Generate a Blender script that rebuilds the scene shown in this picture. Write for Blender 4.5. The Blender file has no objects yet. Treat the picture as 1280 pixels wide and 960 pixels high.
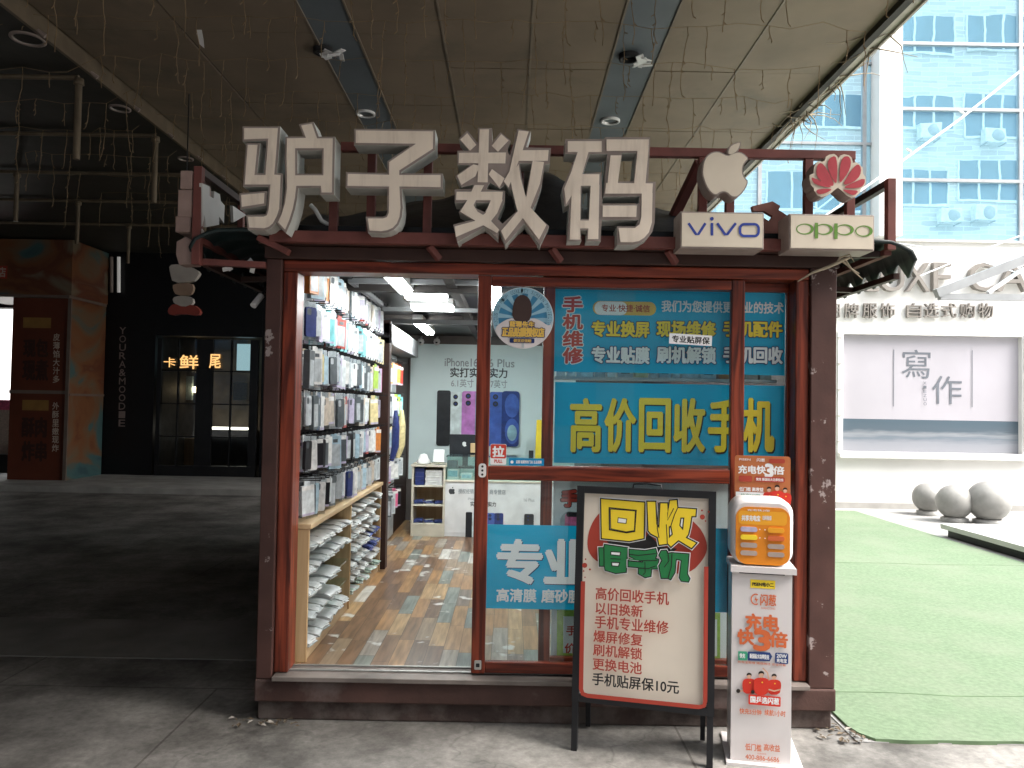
import bpy, bmesh, math, random
from mathutils import Vector, Matrix
from mathutils.geometry import tessellate_polygon
R = math.radians
random.seed(7)
SC = bpy.context.scene
COL = SC.collection

# ------------------------------------------------------------------ camera, light, exposure
F = 962.0
EYE = Vector((0.0, -3.85, 1.563))
PITCH, ROLL = R(1.6), R(1.0)
CM = Matrix.Rotation(R(90) + PITCH, 3, 'X') @ Matrix.Rotation(ROLL, 3, 'Z')
cam = bpy.data.objects.new('camera', bpy.data.cameras.new('camera'))
COL.objects.link(cam)
cam.location = EYE
cam.rotation_euler = CM.to_euler()
cam.data.sensor_width = 36
cam.data.lens = F / 1280 * 36
cam.data.clip_end = 500
cam.data.clip_start = 0.05
SC.camera = cam

SUN_EL, SUN_AZ = R(50), R(115)
w = bpy.data.worlds.new('World'); SC.world = w; w.use_nodes = True
nt = w.node_tree
bg = nt.nodes['Background']
sky = nt.nodes.new('ShaderNodeTexSky'); sky.sky_type = 'NISHITA'; sky.sun_disc = False
sky.sun_elevation = SUN_EL; sky.sun_rotation = SUN_AZ; sky.air_density = 1.5; sky.dust_density = 4
hs = nt.nodes.new('ShaderNodeHueSaturation'); hs.inputs['Saturation'].default_value = 0.25
nt.links.new(sky.outputs[0], hs.inputs['Color']); nt.links.new(hs.outputs[0], bg.inputs[0])
bg.inputs[1].default_value = 0.13
sun = bpy.data.objects.new('sun', bpy.data.lights.new('sun', 'SUN')); COL.objects.link(sun)
sun.data.energy = 1.0; sun.data.angle = R(35); sun.data.color = (1, .95, .88)
sdir = Vector((math.sin(SUN_AZ) * math.cos(SUN_EL), math.cos(SUN_AZ) * math.cos(SUN_EL), math.sin(SUN_EL)))
sun.rotation_euler = sdir.to_track_quat('Z', 'Y').to_euler()
sun.location = (8, -10, 20)
SC.view_settings.view_transform = 'Standard'
SC.view_settings.look = 'None'
SC.view_settings.gamma = 1
SC.view_settings.use_curve_mapping = False
SC.view_settings.exposure = 2.5
SC.render.engine = 'CYCLES'
SC.cycles.use_denoising = True
SC.cycles.max_bounces = 8
SC.cycles.transparent_max_bounces = 16
SC.cycles.sample_clamp_indirect = 6

# ------------------------------------------------------------------ materials
MATS = {}
def nd(nt, t, **kw):
    n = nt.nodes.new(t)
    for k, v in kw.items(): setattr(n, k, v)
    return n
def mat(name, col, rough=.6, metal=0., var=.12, scale=6., bump=0., bscale=60., stretch=(1, 1, 1), emit=0., spec=.3,
        dirt=None, dst=(1, 1, 1), dirt_amt=0., dirt_scale=3., dirt_lo=.55, dirt_hi=.7):
    if name in MATS: return MATS[name]
    m = bpy.data.materials.new(name); m.use_nodes = True; MATS[name] = m
    nt = m.node_tree; b = nt.nodes['Principled BSDF']; L = nt.links.new
    b.inputs['Roughness'].default_value = rough; b.inputs['Metallic'].default_value = metal
    if spec is not None: b.inputs['Specular IOR Level'].default_value = spec
    tc = nd(nt, 'ShaderNodeNewGeometry'); mp = nd(nt, 'ShaderNodeMapping'); mp.inputs['Scale'].default_value = stretch
    L(tc.outputs['Position'], mp.inputs[0])
    n = nd(nt, 'ShaderNodeTexNoise'); n.inputs['Scale'].default_value = scale; n.inputs['Detail'].default_value = 6
    L(mp.outputs[0], n.inputs['Vector'])
    r = nd(nt, 'ShaderNodeMapRange'); r.inputs[1].default_value = .3; r.inputs[2].default_value = .7
    r.inputs[3].default_value = 1 - var; r.inputs[4].default_value = 1 + var
    L(n.outputs[0], r.inputs[0])
    mx = nd(nt, 'ShaderNodeMix', data_type='RGBA', blend_type='MULTIPLY'); mx.inputs[0].default_value = 1
    mx.inputs[6].default_value = (*col, 1); L(r.outputs[0], mx.inputs[7])
    out = mx.outputs[2]
    if dirt is not None:
        n2 = nd(nt, 'ShaderNodeTexNoise'); n2.inputs['Scale'].default_value = dirt_scale; n2.inputs['Detail'].default_value = 9
        n2.inputs['Roughness'].default_value = .65
        md = nd(nt, 'ShaderNodeMapping'); md.inputs['Scale'].default_value = dst; L(tc.outputs['Position'], md.inputs[0]); L(md.outputs[0], n2.inputs['Vector'])
        r2 = nd(nt, 'ShaderNodeMapRange'); r2.inputs[1].default_value = dirt_lo; r2.inputs[2].default_value = dirt_hi
        r2.inputs[4].default_value = dirt_amt; L(n2.outputs[0], r2.inputs[0])
        m2 = nd(nt, 'ShaderNodeMix', data_type='RGBA'); L(r2.outputs[0], m2.inputs[0]); L(out, m2.inputs[6])
        m2.inputs[7].default_value = (*dirt, 1); out = m2.outputs[2]
    L(out, b.inputs['Base Color'])
    if bump:
        nb = nd(nt, 'ShaderNodeTexNoise'); nb.inputs['Scale'].default_value = bscale; nb.inputs['Detail'].default_value = 5
        L(mp.outputs[0], nb.inputs['Vector'])
        bp = nd(nt, 'ShaderNodeBump'); bp.inputs['Strength'].default_value = bump; bp.inputs['Distance'].default_value = .01
        L(nb.outputs[0], bp.inputs['Height']); L(bp.outputs[0], b.inputs['Normal'])
    if emit:
        b.inputs['Emission Color'].default_value = (*col, 1); b.inputs['Emission Strength'].default_value = emit
    return m

def flat(name, col, rough=.45): return mat(name, col, rough, var=.05, scale=9)
def srgb(r, g, b):
    f = lambda c: (c / 255 / 12.92) if c <= 10 else ((c / 255 + .055) / 1.055) ** 2.4
    return (f(r), f(g), f(b))

def glass_mat(name, tint=(1, 1, 1), base=.06, rough=.0):
    m = bpy.data.materials.new(name); m.use_nodes = True; MATS[name] = m
    nt = m.node_tree; L = nt.links.new
    nt.nodes.remove(nt.nodes['Principled BSDF']); out = nt.nodes['Material Output']
    t = nd(nt, 'ShaderNodeBsdfTransparent'); t.inputs[0].default_value = (*tint, 1)
    g = nd(nt, 'ShaderNodeBsdfGlossy'); g.inputs['Roughness'].default_value = rough; g.inputs[0].default_value = (.95, .97, 1, 1)
    lw = nd(nt, 'ShaderNodeLayerWeight'); lw.inputs[0].default_value = .5
    p = nd(nt, 'ShaderNodeMath', operation='POWER'); p.inputs[1].default_value = 4; L(lw.outputs['Facing'], p.inputs[0])
    r = nd(nt, 'ShaderNodeMapRange'); r.inputs[3].default_value = base; r.inputs[4].default_value = .9; L(p.outputs[0], r.inputs[0])
    mx = nd(nt, 'ShaderNodeMixShader'); L(r.outputs[0], mx.inputs[0]); L(t.outputs[0], mx.inputs[1]); L(g.outputs[0], mx.inputs[2])
    L(mx.outputs[0], out.inputs[0])
    return m

def wood_mat(name, c1, c2, axis, scale=14., rough=.35, bump=.05):
    m = bpy.data.materials.new(name); m.use_nodes = True; MATS[name] = m
    nt = m.node_tree; L = nt.links.new; b = nt.nodes['Principled BSDF']
    b.inputs['Roughness'].default_value = rough; b.inputs['Specular IOR Level'].default_value = .3
    g = nd(nt, 'ShaderNodeNewGeometry'); mp = nd(nt, 'ShaderNodeMapping')
    s = [scale, scale, scale]; s[axis] = scale * .06; mp.inputs['Scale'].default_value = s
    L(g.outputs['Position'], mp.inputs[0])
    n = nd(nt, 'ShaderNodeTexNoise'); n.inputs['Scale'].default_value = 2.2; n.inputs['Detail'].default_value = 8; n.inputs['Distortion'].default_value = .8
    L(mp.outputs[0], n.inputs['Vector'])
    cr = nd(nt, 'ShaderNodeValToRGB'); cr.color_ramp.elements[0].position = .36; cr.color_ramp.elements[1].position = .64
    cr.color_ramp.elements[0].color = (*c1, 1); cr.color_ramp.elements[1].color = (*c2, 1)
    L(n.outputs[0], cr.inputs[0]); L(cr.outputs[0], b.inputs['Base Color'])
    bp = nd(nt, 'ShaderNodeBump'); bp.inputs['Strength'].default_value = bump; L(n.outputs[0], bp.inputs['Height']); L(bp.outputs[0], b.inputs['Normal'])
    return m

def emat(name, col, s):
    m = bpy.data.materials.new(name); m.use_nodes = True; MATS[name] = m
    b = m.node_tree.nodes['Principled BSDF']; b.inputs['Base Color'].default_value = (.8, .8, .8, 1)
    b.inputs['Emission Color'].default_value = (*col, 1); b.inputs['Emission Strength'].default_value = s
    return m

M = MATS
wood_mat('red_wood_v', (.055, .010, .006), (.245, .046, .021), 2)
wood_mat('red_wood_h', (.055, .010, .006), (.245, .046, .021), 0)
wood_mat('pine_z', (.46, .30, .15), (.58, .41, .23), 2, 9, .5)
wood_mat('pine_y', (.46, .31, .17), (.60, .44, .26), 1, 9, .5)
glass_mat('glass', (.95, .98, .98), .03)
glass_mat('case_glass', (.85, .95, .93), .08)
glass_mat('film', (.9, .93, .95), .10, .15)
mat('brown_paint', (.062, .029, .024), .45, var=.25, scale=5, bump=.05, dirt=(.33, .28, .27), dirt_amt=.8, dirt_scale=8, dirt_lo=.61, dirt_hi=.63)
mat('brown_plain', (.046, .022, .017), .5, var=.25, scale=5, bump=.05)
mat('plinth_paint', (.062, .032, .026), .6, var=.35, scale=4, bump=.15, dirt=(.16, .13, .12), dirt_amt=.6, dirt_scale=3)
mat('sign_steel', (.15, .050, .042), .5, var=.25, scale=7, bump=.05, dirt=(.07, .03, .025), dirt_amt=.6)
mat('letter_face', (.80, .69, .575), .45, var=.07, scale=7, dirt=(.42, .32, .25), dst=(6, 1, .8), dirt_amt=.45, dirt_scale=3, dirt_lo=.5, dirt_hi=.75)
mat('letter_rim', (.29, .235, .21), .5, var=.15, scale=8)
mat('letter_side', (.42, .42, .39), .5, var=.12, scale=8)
mat('alu', (.50, .50, .48), .35, .7, var=.12, scale=12)
mat('black_metal', (.016, .016, .018), .5, var=.2, scale=9)
mat('white_plastic', (.72, .71, .70), .35, var=.05)
mat('grey_plastic', (.30, .30, .30), .4, var=.1)
mat('tarp', (.012, .014, .017), .38, var=.3, scale=7, bump=.5, bscale=9)
mat('wall_dark', (.035, .030, .028), .6, var=.2)
mat('cement', (.33, .32, .30), .8, var=.2, scale=3, bump=.2)

# ------------------------------------------------------------------ geometry helpers
def ray(px, py): return CM @ Vector(((px - 640) / F, -(py - 480) / F, -1))
def PY(px, py, Y=0.):
    d = ray(px, py); t = (Y - EYE.y) / d.y; return EYE + d * t
def PZ(px, py, Z=0.):
    d = ray(px, py); t = (Z - EYE.z) / d.z; return EYE + d * t
def PX(px, py, X=0.):
    d = ray(px, py); t = (X - EYE.x) / d.x; return EYE + d * t

_gl = {}
def glyph(body):
    if body in _gl: return _gl[body]
    cu = bpy.data.curves.new('t', 'FONT'); cu.body = body; cu.resolution_u = 3
    ob = bpy.data.objects.new('t', cu)
    me = ob.to_mesh()
    vs = [(v.co.x, v.co.y) for v in me.vertices]; fs = [tuple(p.vertices) for p in me.polygons]
    ob.to_mesh_clear(); bpy.data.objects.remove(ob); bpy.data.curves.remove(cu)
    x0 = min(v[0] for v in vs); x1 = max(v[0] for v in vs); y0 = min(v[1] for v in vs); y1 = max(v[1] for v in vs)
    _gl[body] = (vs, fs, x0, x1, y0, y1)
    return _gl[body]

class MB:
    def __init__(s): s.v = []; s.f = []; s.m = []; s.mats = []; s.sm = []
    def mi(s, m):
        m = M[m] if isinstance(m, str) else m
        if m not in s.mats: s.mats.append(m)
        return s.mats.index(m)
    def add(s, vs, fs, m, smooth=False):
        o = len(s.v); k = s.mi(m)
        s.v += [Vector(v) for v in vs]
        for f in fs: s.f.append([i + o for i in f]); s.m.append(k); s.sm.append(smooth)
        return s
    def box(s, x0, x1, y0, y1, z0, z1, m):
        x0, x1 = min(x0, x1), max(x0, x1); y0, y1 = min(y0, y1), max(y0, y1); z0, z1 = min(z0, z1), max(z0, z1)
        return s.add([(x0,y0,z0),(x1,y0,z0),(x1,y1,z0),(x0,y1,z0),(x0,y0,z1),(x1,y0,z1),(x1,y1,z1),(x0,y1,z1)],
              [(0,3,2,1),(4,5,6,7),(0,1,5,4),(1,2,6,5),(2,3,7,6),(3,0,4,7)], m)
    def obox(s, c, u, v, n, m):   # oriented box, half-extent vectors
        c, u, v, n = map(Vector, (c, u, v, n))
        if u.cross(v).dot(n) < 0: u = -u
        vs = [c + a * u + b * v + e * n for e in (-1, 1) for a, b in ((-1,-1),(1,-1),(1,1),(-1,1))]
        return s.add(vs, [(0,3,2,1),(4,5,6,7),(0,1,5,4),(1,2,6,5),(2,3,7,6),(3,0,4,7)], m)
    def bar(s, p, q, wd, ht, m, up=(0, 0, 1)):
        p, q = Vector(p), Vector(q); d = (q - p); up = Vector(up)
        if abs(d.normalized().dot(up)) > .95: up = Vector((0, 1, 0))
        a = d.cross(up).normalized(); b = a.cross(d).normalized()
        return s.obox((p + q) / 2, d / 2, a * wd / 2, b * ht / 2, m)
    def tube(s, pts, r, m, n=8, cap=True, smooth=True):
        pts = [Vector(p) for p in pts]; N = len(pts)
        rr = r if isinstance(r, (list, tuple)) else [r] * N
        vs = []; fs = []
        d0 = (pts[1] - pts[0]).normalized(); a = d0.orthogonal().normalized()
        for i, p in enumerate(pts):
            d = (pts[min(i + 1, N - 1)] - pts[max(i - 1, 0)]).normalized()
            a = (a - d * a.dot(d)).normalized(); b = d.cross(a)
            for k in range(n):
                t = 2 * math.pi * k / n; vs.append(p + (a * math.cos(t) + b * math.sin(t)) * rr[i])
        for i in range(N - 1):
            for k in range(n):
                k2 = (k + 1) % n; fs.append((i*n+k, i*n+k2, (i+1)*n+k2, (i+1)*n+k))
        s.add(vs, fs, m, smooth)
        if cap:
            s.add(vs[:n], [tuple(range(n))[::-1]], m); s.add(vs[-n:], [tuple(range(n))], m)
        return s
    def lathe(s, c, prof, m, n=24, axis=(0, 0, 1), smooth=True):   # prof: [(r, h)]
        c = Vector(c); ax = Vector(axis).normalized(); a = ax.orthogonal().normalized(); b = ax.cross(a)
        vs = []; fs = []
        for r, h in prof:
            for k in range(n):
                t = 2 * math.pi * k / n; vs.append(c + ax * h + (a * math.cos(t) + b * math.sin(t)) * max(r, 1e-5))
        for i in range(len(prof) - 1):
            for k in range(n):
                k2 = (k + 1) % n; fs.append((i*n+k, i*n+k2, (i+1)*n+k2, (i+1)*n+k))
        return s.add(vs, fs, m, smooth)
    def prism(s, poly, cv, h0, h1, mf, ms=None, holes=(), back=True):
        # poly/holes: lists of (a,b) on canvas cv; front face at h1, back at h0
        loops = [list(poly)] + [list(h) for h in holes]
        ar = lambda l: sum(l[i][0]*l[(i+1)%len(l)][1] - l[(i+1)%len(l)][0]*l[i][1] for i in range(len(l)))
        if ar(loops[0]) < 0: loops[0].reverse()
        for h in loops[1:]:
            if ar(h) > 0: h.reverse()
        tris = tessellate_polygon([[Vector((a, b, 0)) for a, b in l] for l in loops])
        flatp = [p for l in loops for p in l]
        fixed = []
        for t in tris:
            a, b, c = (flatp[i] for i in t)
            if (b[0]-a[0])*(c[1]-a[1]) - (c[0]-a[0])*(b[1]-a[1]) < 0: t = t[::-1]
            fixed.append(tuple(t))
        s.add([cv.pt(a, b, h1) for a, b in flatp], fixed, mf)
        if h0 is None: return s
        ms = ms or mf
        if back: s.add([cv.pt(a, b, h0) for a, b in flatp], [t[::-1] for t in fixed], ms)
        for l in loops:
            n = len(l)
            s.add([cv.pt(a, b, h0) for a, b in l] + [cv.pt(a, b, h1) for a, b in l],
                  [(i, (i+1) % n, n + (i+1) % n, n + i) for i in range(n)], ms)
        return s
    def build(s, name, parent=None, label=None, cat=None, group=None, kind=None, bevel=0., origin=None):
        if parent is not None: o = WL[parent]
        elif origin is not None: o = Vector(origin)
        else:
            xs = [v.x for v in s.v]; ys = [v.y for v in s.v]; zs = [v.z for v in s.v]
            o = Vector(((min(xs)+max(xs))/2, (min(ys)+max(ys))/2, min(zs)))
        me = bpy.data.meshes.new(name)
        me.from_pydata([v - o for v in s.v], [], s.f)
        for m in s.mats: me.materials.append(m)
        me.polygons.foreach_set('material_index', s.m)
        me.polygons.foreach_set('use_smooth', s.sm)
        me.update()
        ob = bpy.data.objects.new(name, me); COL.objects.link(ob)
        if parent is not None: ob.parent = parent
        else: ob.location = o
        WL[ob] = o
        if bevel:
            b = ob.modifiers.new('edge', 'BEVEL'); b.width = bevel; b.segments = 2; b.limit_method = 'ANGLE'; b.angle_limit = R(40)
        tag(ob, label, cat, group, kind)
        return ob
WL = {}
def tag(o, label=None, cat=None, group=None, kind=None):
    if label: o['label'] = label
    if cat: o['category'] = cat
    if group: o['group'] = group
    if kind: o['kind'] = kind
    return o
def thing(name, label, cat, loc=(0, 0, 0), group=None):
    o = bpy.data.objects.new(name, None); COL.objects.link(o); o.location = loc; o.empty_display_size = .1
    WL[o] = Vector(loc)
    return tag(o, label, cat, group)

class Canvas:      # a real plane in the place; h = distance out of the plane towards its front
    def __init__(s, o, u=(1, 0, 0), v=(0, 0, 1)):
        s.o = Vector(o); s.u = Vector(u).normalized(); s.v = Vector(v); s.v = (s.v - s.u * s.v.dot(s.u)).normalized(); s.n = s.u.cross(s.v)
    def pt(s, a, b, h=0.): return s.o + s.u * a + s.v * b + s.n * h
    def px(s, x, y):
        d = ray(x, y); t = (s.o - EYE).dot(s.n) / d.dot(s.n); q = EYE + d * t - s.o
        return (q.dot(s.u), q.dot(s.v))
    def rect(s, x0, y0, x1, y1):   # photo box (y measured at mid x) -> plane box
        xm, ym = (x0 + x1) / 2, (y0 + y1) / 2
        return (s.px(x0, ym)[0], s.px(xm, y1)[1], s.px(x1, ym)[0], s.px(xm, y0)[1])
    def poly(s, pts): return [s.px(x, y) for x, y in pts]
def front(Y): return Canvas((0, Y, 0))

class Art:         # flat print on a canvas, in stacked layers
    def __init__(s, mb, cv, h=0., step=.0004): s.mb = mb; s.cv = cv; s.h = h; s.step = step
    def up(s): s.h += s.step; return s.h
    def ab(s, poly, m, holes=()): s.mb.prism(poly, s.cv, None, s.up(), m, holes=holes)
    def rect(s, x0, y0, x1, y1, m):
        a0, b0, a1, b1 = s.cv.rect(x0, y0, x1, y1); s.ab([(a0,b0),(a1,b0),(a1,b1),(a0,b1)], m)
    def rrect(s, x0, y0, x1, y1, r, m, n=5):
        a0, b0, a1, b1 = s.cv.rect(x0, y0, x1, y1); k = (a1 - a0) / (x1 - x0); r *= k
        s.ab(rr(a0, b0, a1, b1, r, n), m)
    def poly(s, pts, m, holes=()): s.ab(s.cv.poly(pts), m, [s.cv.poly(h) for h in holes])
    def disc(s, x, y, rx, m, ry=None, n=36):
        ry = ry or rx; s.poly([(x + rx * math.cos(2*math.pi*i/n), y + ry * math.sin(2*math.pi*i/n)) for i in range(n)], m)
    def ring(s, x, y, ro, ri, m, n=48, ox=0, oy=0, qo=None, qi=None):
        qo = qo or ro; qi = qi or ri
        c = lambda rx, ry, dx, dy: [(x + dx + rx * math.cos(2*math.pi*i/n), y + dy + ry * math.sin(2*math.pi*i/n)) for i in range(n)]
        s.poly(c(ro, qo, 0, 0), m, [c(ri, qi, ox, oy)])
    def ribbon(s, pts, wd, m):
        ps = [Vector(p) for p in pts]; l = []; r = []
        for i, p in enumerate(ps):
            d = (ps[min(i+1, len(ps)-1)] - ps[max(i-1, 0)]).normalized(); nn = Vector((-d.y, d.x)) * wd / 2
            l.append(tuple(p + nn)); r.append(tuple(p - nn))
        s.poly(l + r[::-1], m)
    def text(s, body, x0, y0, x1, y1, m, bold=0., out=None, outw=.06, lean=0.):
        a0, b0, a1, b1 = s.cv.rect(x0, y0, x1, y1)
        s.text_ab(body, a0, b0, a1, b1, m, bold, out, outw)
    def text_ab(s, body, a0, b0, a1, b1, m, bold=0., out=None, outw=.06, xf=None):
        vs, fs, gx0, gx1, gy0, gy1 = glyph(body)
        sx = (a1 - a0) / max(gx1 - gx0, 1e-6); sy = (b1 - b0) / max(gy1 - gy0, 1e-6); H = abs(b1 - b0)
        def lay(mm, r, n):
            offs = [(0, 0)] + [(r * math.cos(2*math.pi*k/n), r * math.sin(2*math.pi*k/n)) for k in range(n)] if r > 0 else [(0, 0)]
            h = s.up()
            for k, (dx, dy) in enumerate(offs):
                P = [(a0 + (x - gx0) * sx + dx, b0 + (y - gy0) * sy + dy) for x, y in vs]
                if xf: P = [xf(*p) for p in P]
                s.mb.add([s.cv.pt(a, b, h - k * 3e-5) for a, b in P], fs, mm)
        if out: lay(out, (bold + outw) * H, 10)
        lay(m, bold * H, 8 if bold > .05 else 6)

def rr(a0, b0, a1, b1, r, n=5):
    p = []
    for cx, cy, t0 in ((a1-r, b0+r, -90), (a1-r, b1-r, 0), (a0+r, b1-r, 90), (a0+r, b0+r, 180)):
        for i in range(n + 1):
            t = R(t0 + 90 * i / n); p.append((cx + r * math.cos(t), cy + r * math.sin(t)))
    return p
def inset(poly, d):
    n = len(poly); ar = sum(poly[i][0]*poly[(i+1)%n][1] - poly[(i+1)%n][0]*poly[i][1] for i in range(n))
    sg = 1 if ar > 0 else -1; out = []
    for i in range(n):
        p0, p1, p2 = (Vector(poly[(i+k) % n]) for k in (-1, 0, 1))
        e1 = (p1 - p0).normalized(); e2 = (p2 - p1).normalized()
        n1 = Vector((-e1.y, e1.x)) * sg; n2 = Vector((-e2.y, e2.x)) * sg
        b = (n1 + n2); L = max(b.length, .3); b = b.normalized(); k = d / max(b.dot(n1), .35)
        out.append(tuple(p1 + b * k))
    return out
# ------------------------------------------------------------------ setting materials
def concrete_ground():
    m = bpy.data.materials.new('ground_concrete'); m.use_nodes = True; M['ground'] = m
    nt = m.node_tree; L = nt.links.new; b = nt.nodes['Principled BSDF']; b.inputs['Roughness'].default_value = .75
    g = nd(nt, 'ShaderNodeNewGeometry')
    n1 = nd(nt, 'ShaderNodeTexNoise'); n1.inputs['Scale'].default_value = 1.3; n1.inputs['Detail'].default_value = 12; n1.inputs['Roughness'].default_value = .68
    n2 = nd(nt, 'ShaderNodeTexNoise'); n2.inputs['Scale'].default_value = 26; n2.inputs['Detail'].default_value = 8; n2.inputs['Roughness'].default_value = .7
    for n in (n1, n2): L(g.outputs['Position'], n.inputs['Vector'])
    cr = nd(nt, 'ShaderNodeValToRGB'); e = cr.color_ramp.elements
    e[0].position = .38; e[0].color = (.070, .064, .057, 1); e[1].position = .62; e[1].color = (.255, .24, .22, 1)
    e2 = e.new(.5); e2.color = (.155, .145, .132, 1)
    L(n1.outputs[0], cr.inputs[0])
    r = nd(nt, 'ShaderNodeMapRange'); r.inputs[1].default_value = .3; r.inputs[2].default_value = .7; r.inputs[3].default_value = .72; r.inputs[4].default_value = 1.25
    L(n2.outputs[0], r.inputs[0])
    mx = nd(nt, 'ShaderNodeMix', data_type='RGBA', blend_type='MULTIPLY'); mx.inputs[0].default_value = 1
    L(cr.outputs[0], mx.inputs[6]); L(r.outputs[0], mx.inputs[7])
    br = nd(nt, 'ShaderNodeTexBrick'); br.inputs['Color1'].default_value = (1, 1, 1, 1); br.inputs['Color2'].default_value = (.92, .92, .92, 1)
    br.inputs['Mortar'].default_value = (.52, .50, .48, 1); br.inputs['Scale'].default_value = 1
    br.inputs['Mortar Size'].default_value = .006; br.inputs['Brick Width'].default_value = 2.4; br.inputs['Row Height'].default_value = 1.2
    mp = nd(nt, 'ShaderNodeMapping'); mp.inputs['Location'].default_value = (.37, .83 - .0, 0)
    L(g.outputs['Position'], mp.inputs[0]); L(mp.outputs[0], br.inputs['Vector'])
    m2 = nd(nt, 'ShaderNodeMix', data_type='RGBA', blend_type='MULTIPLY'); m2.inputs[0].default_value = 1
    L(mx.outputs[2], m2.inputs[6]); L(br.outputs[0], m2.inputs[7])
    # trodden-in gum and oil spots, hairline cracks
    vo = nd(nt, 'ShaderNodeTexVoronoi'); vo.inputs['Scale'].default_value = 2.3; L(g.outputs['Position'], vo.inputs['Vector'])
    vr = nd(nt, 'ShaderNodeMapRange'); vr.inputs[1].default_value = .035; vr.inputs[2].default_value = .06; vr.inputs[3].default_value = .55; vr.inputs[4].default_value = 1; L(vo.outputs['Distance'], vr.inputs[0])
    n4 = nd(nt, 'ShaderNodeTexNoise'); n4.inputs['Scale'].default_value = 1.7; n4.inputs['Detail'].default_value = 4; L(g.outputs['Position'], n4.inputs['Vector'])
    ad = nd(nt, 'ShaderNodeVectorMath', operation='ADD'); L(g.outputs['Position'], ad.inputs[0]); L(n4.outputs['Color'], ad.inputs[1])
    vc = nd(nt, 'ShaderNodeTexVoronoi', feature='DISTANCE_TO_EDGE'); vc.inputs['Scale'].default_value = .55; L(ad.outputs[0], vc.inputs['Vector'])
    cr2 = nd(nt, 'ShaderNodeMapRange'); cr2.inputs[1].default_value = .002; cr2.inputs[2].default_value = .006; cr2.inputs[3].default_value = .78; cr2.inputs[4].default_value = 1; L(vc.outputs['Distance'], cr2.inputs[0])
    mu = nd(nt, 'ShaderNodeMath', operation='MULTIPLY'); L(vr.outputs[0], mu.inputs[0]); L(cr2.outputs[0], mu.inputs[1])
    m5 = nd(nt, 'ShaderNodeMix', data_type='RGBA', blend_type='MULTIPLY'); m5.inputs[0].default_value = 1; L(m2.outputs[2], m5.inputs[6]); L(mu.outputs[0], m5.inputs[7])
    L(m5.outputs[2], b.inputs['Base Color'])
    bp = nd(nt, 'ShaderNodeBump'); bp.inputs['Strength'].default_value = .25; bp.inputs['Distance'].default_value = .01
    L(n2.outputs[0], bp.inputs['Height']); L(bp.outputs[0], b.inputs['Normal'])
concrete_ground()

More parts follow.
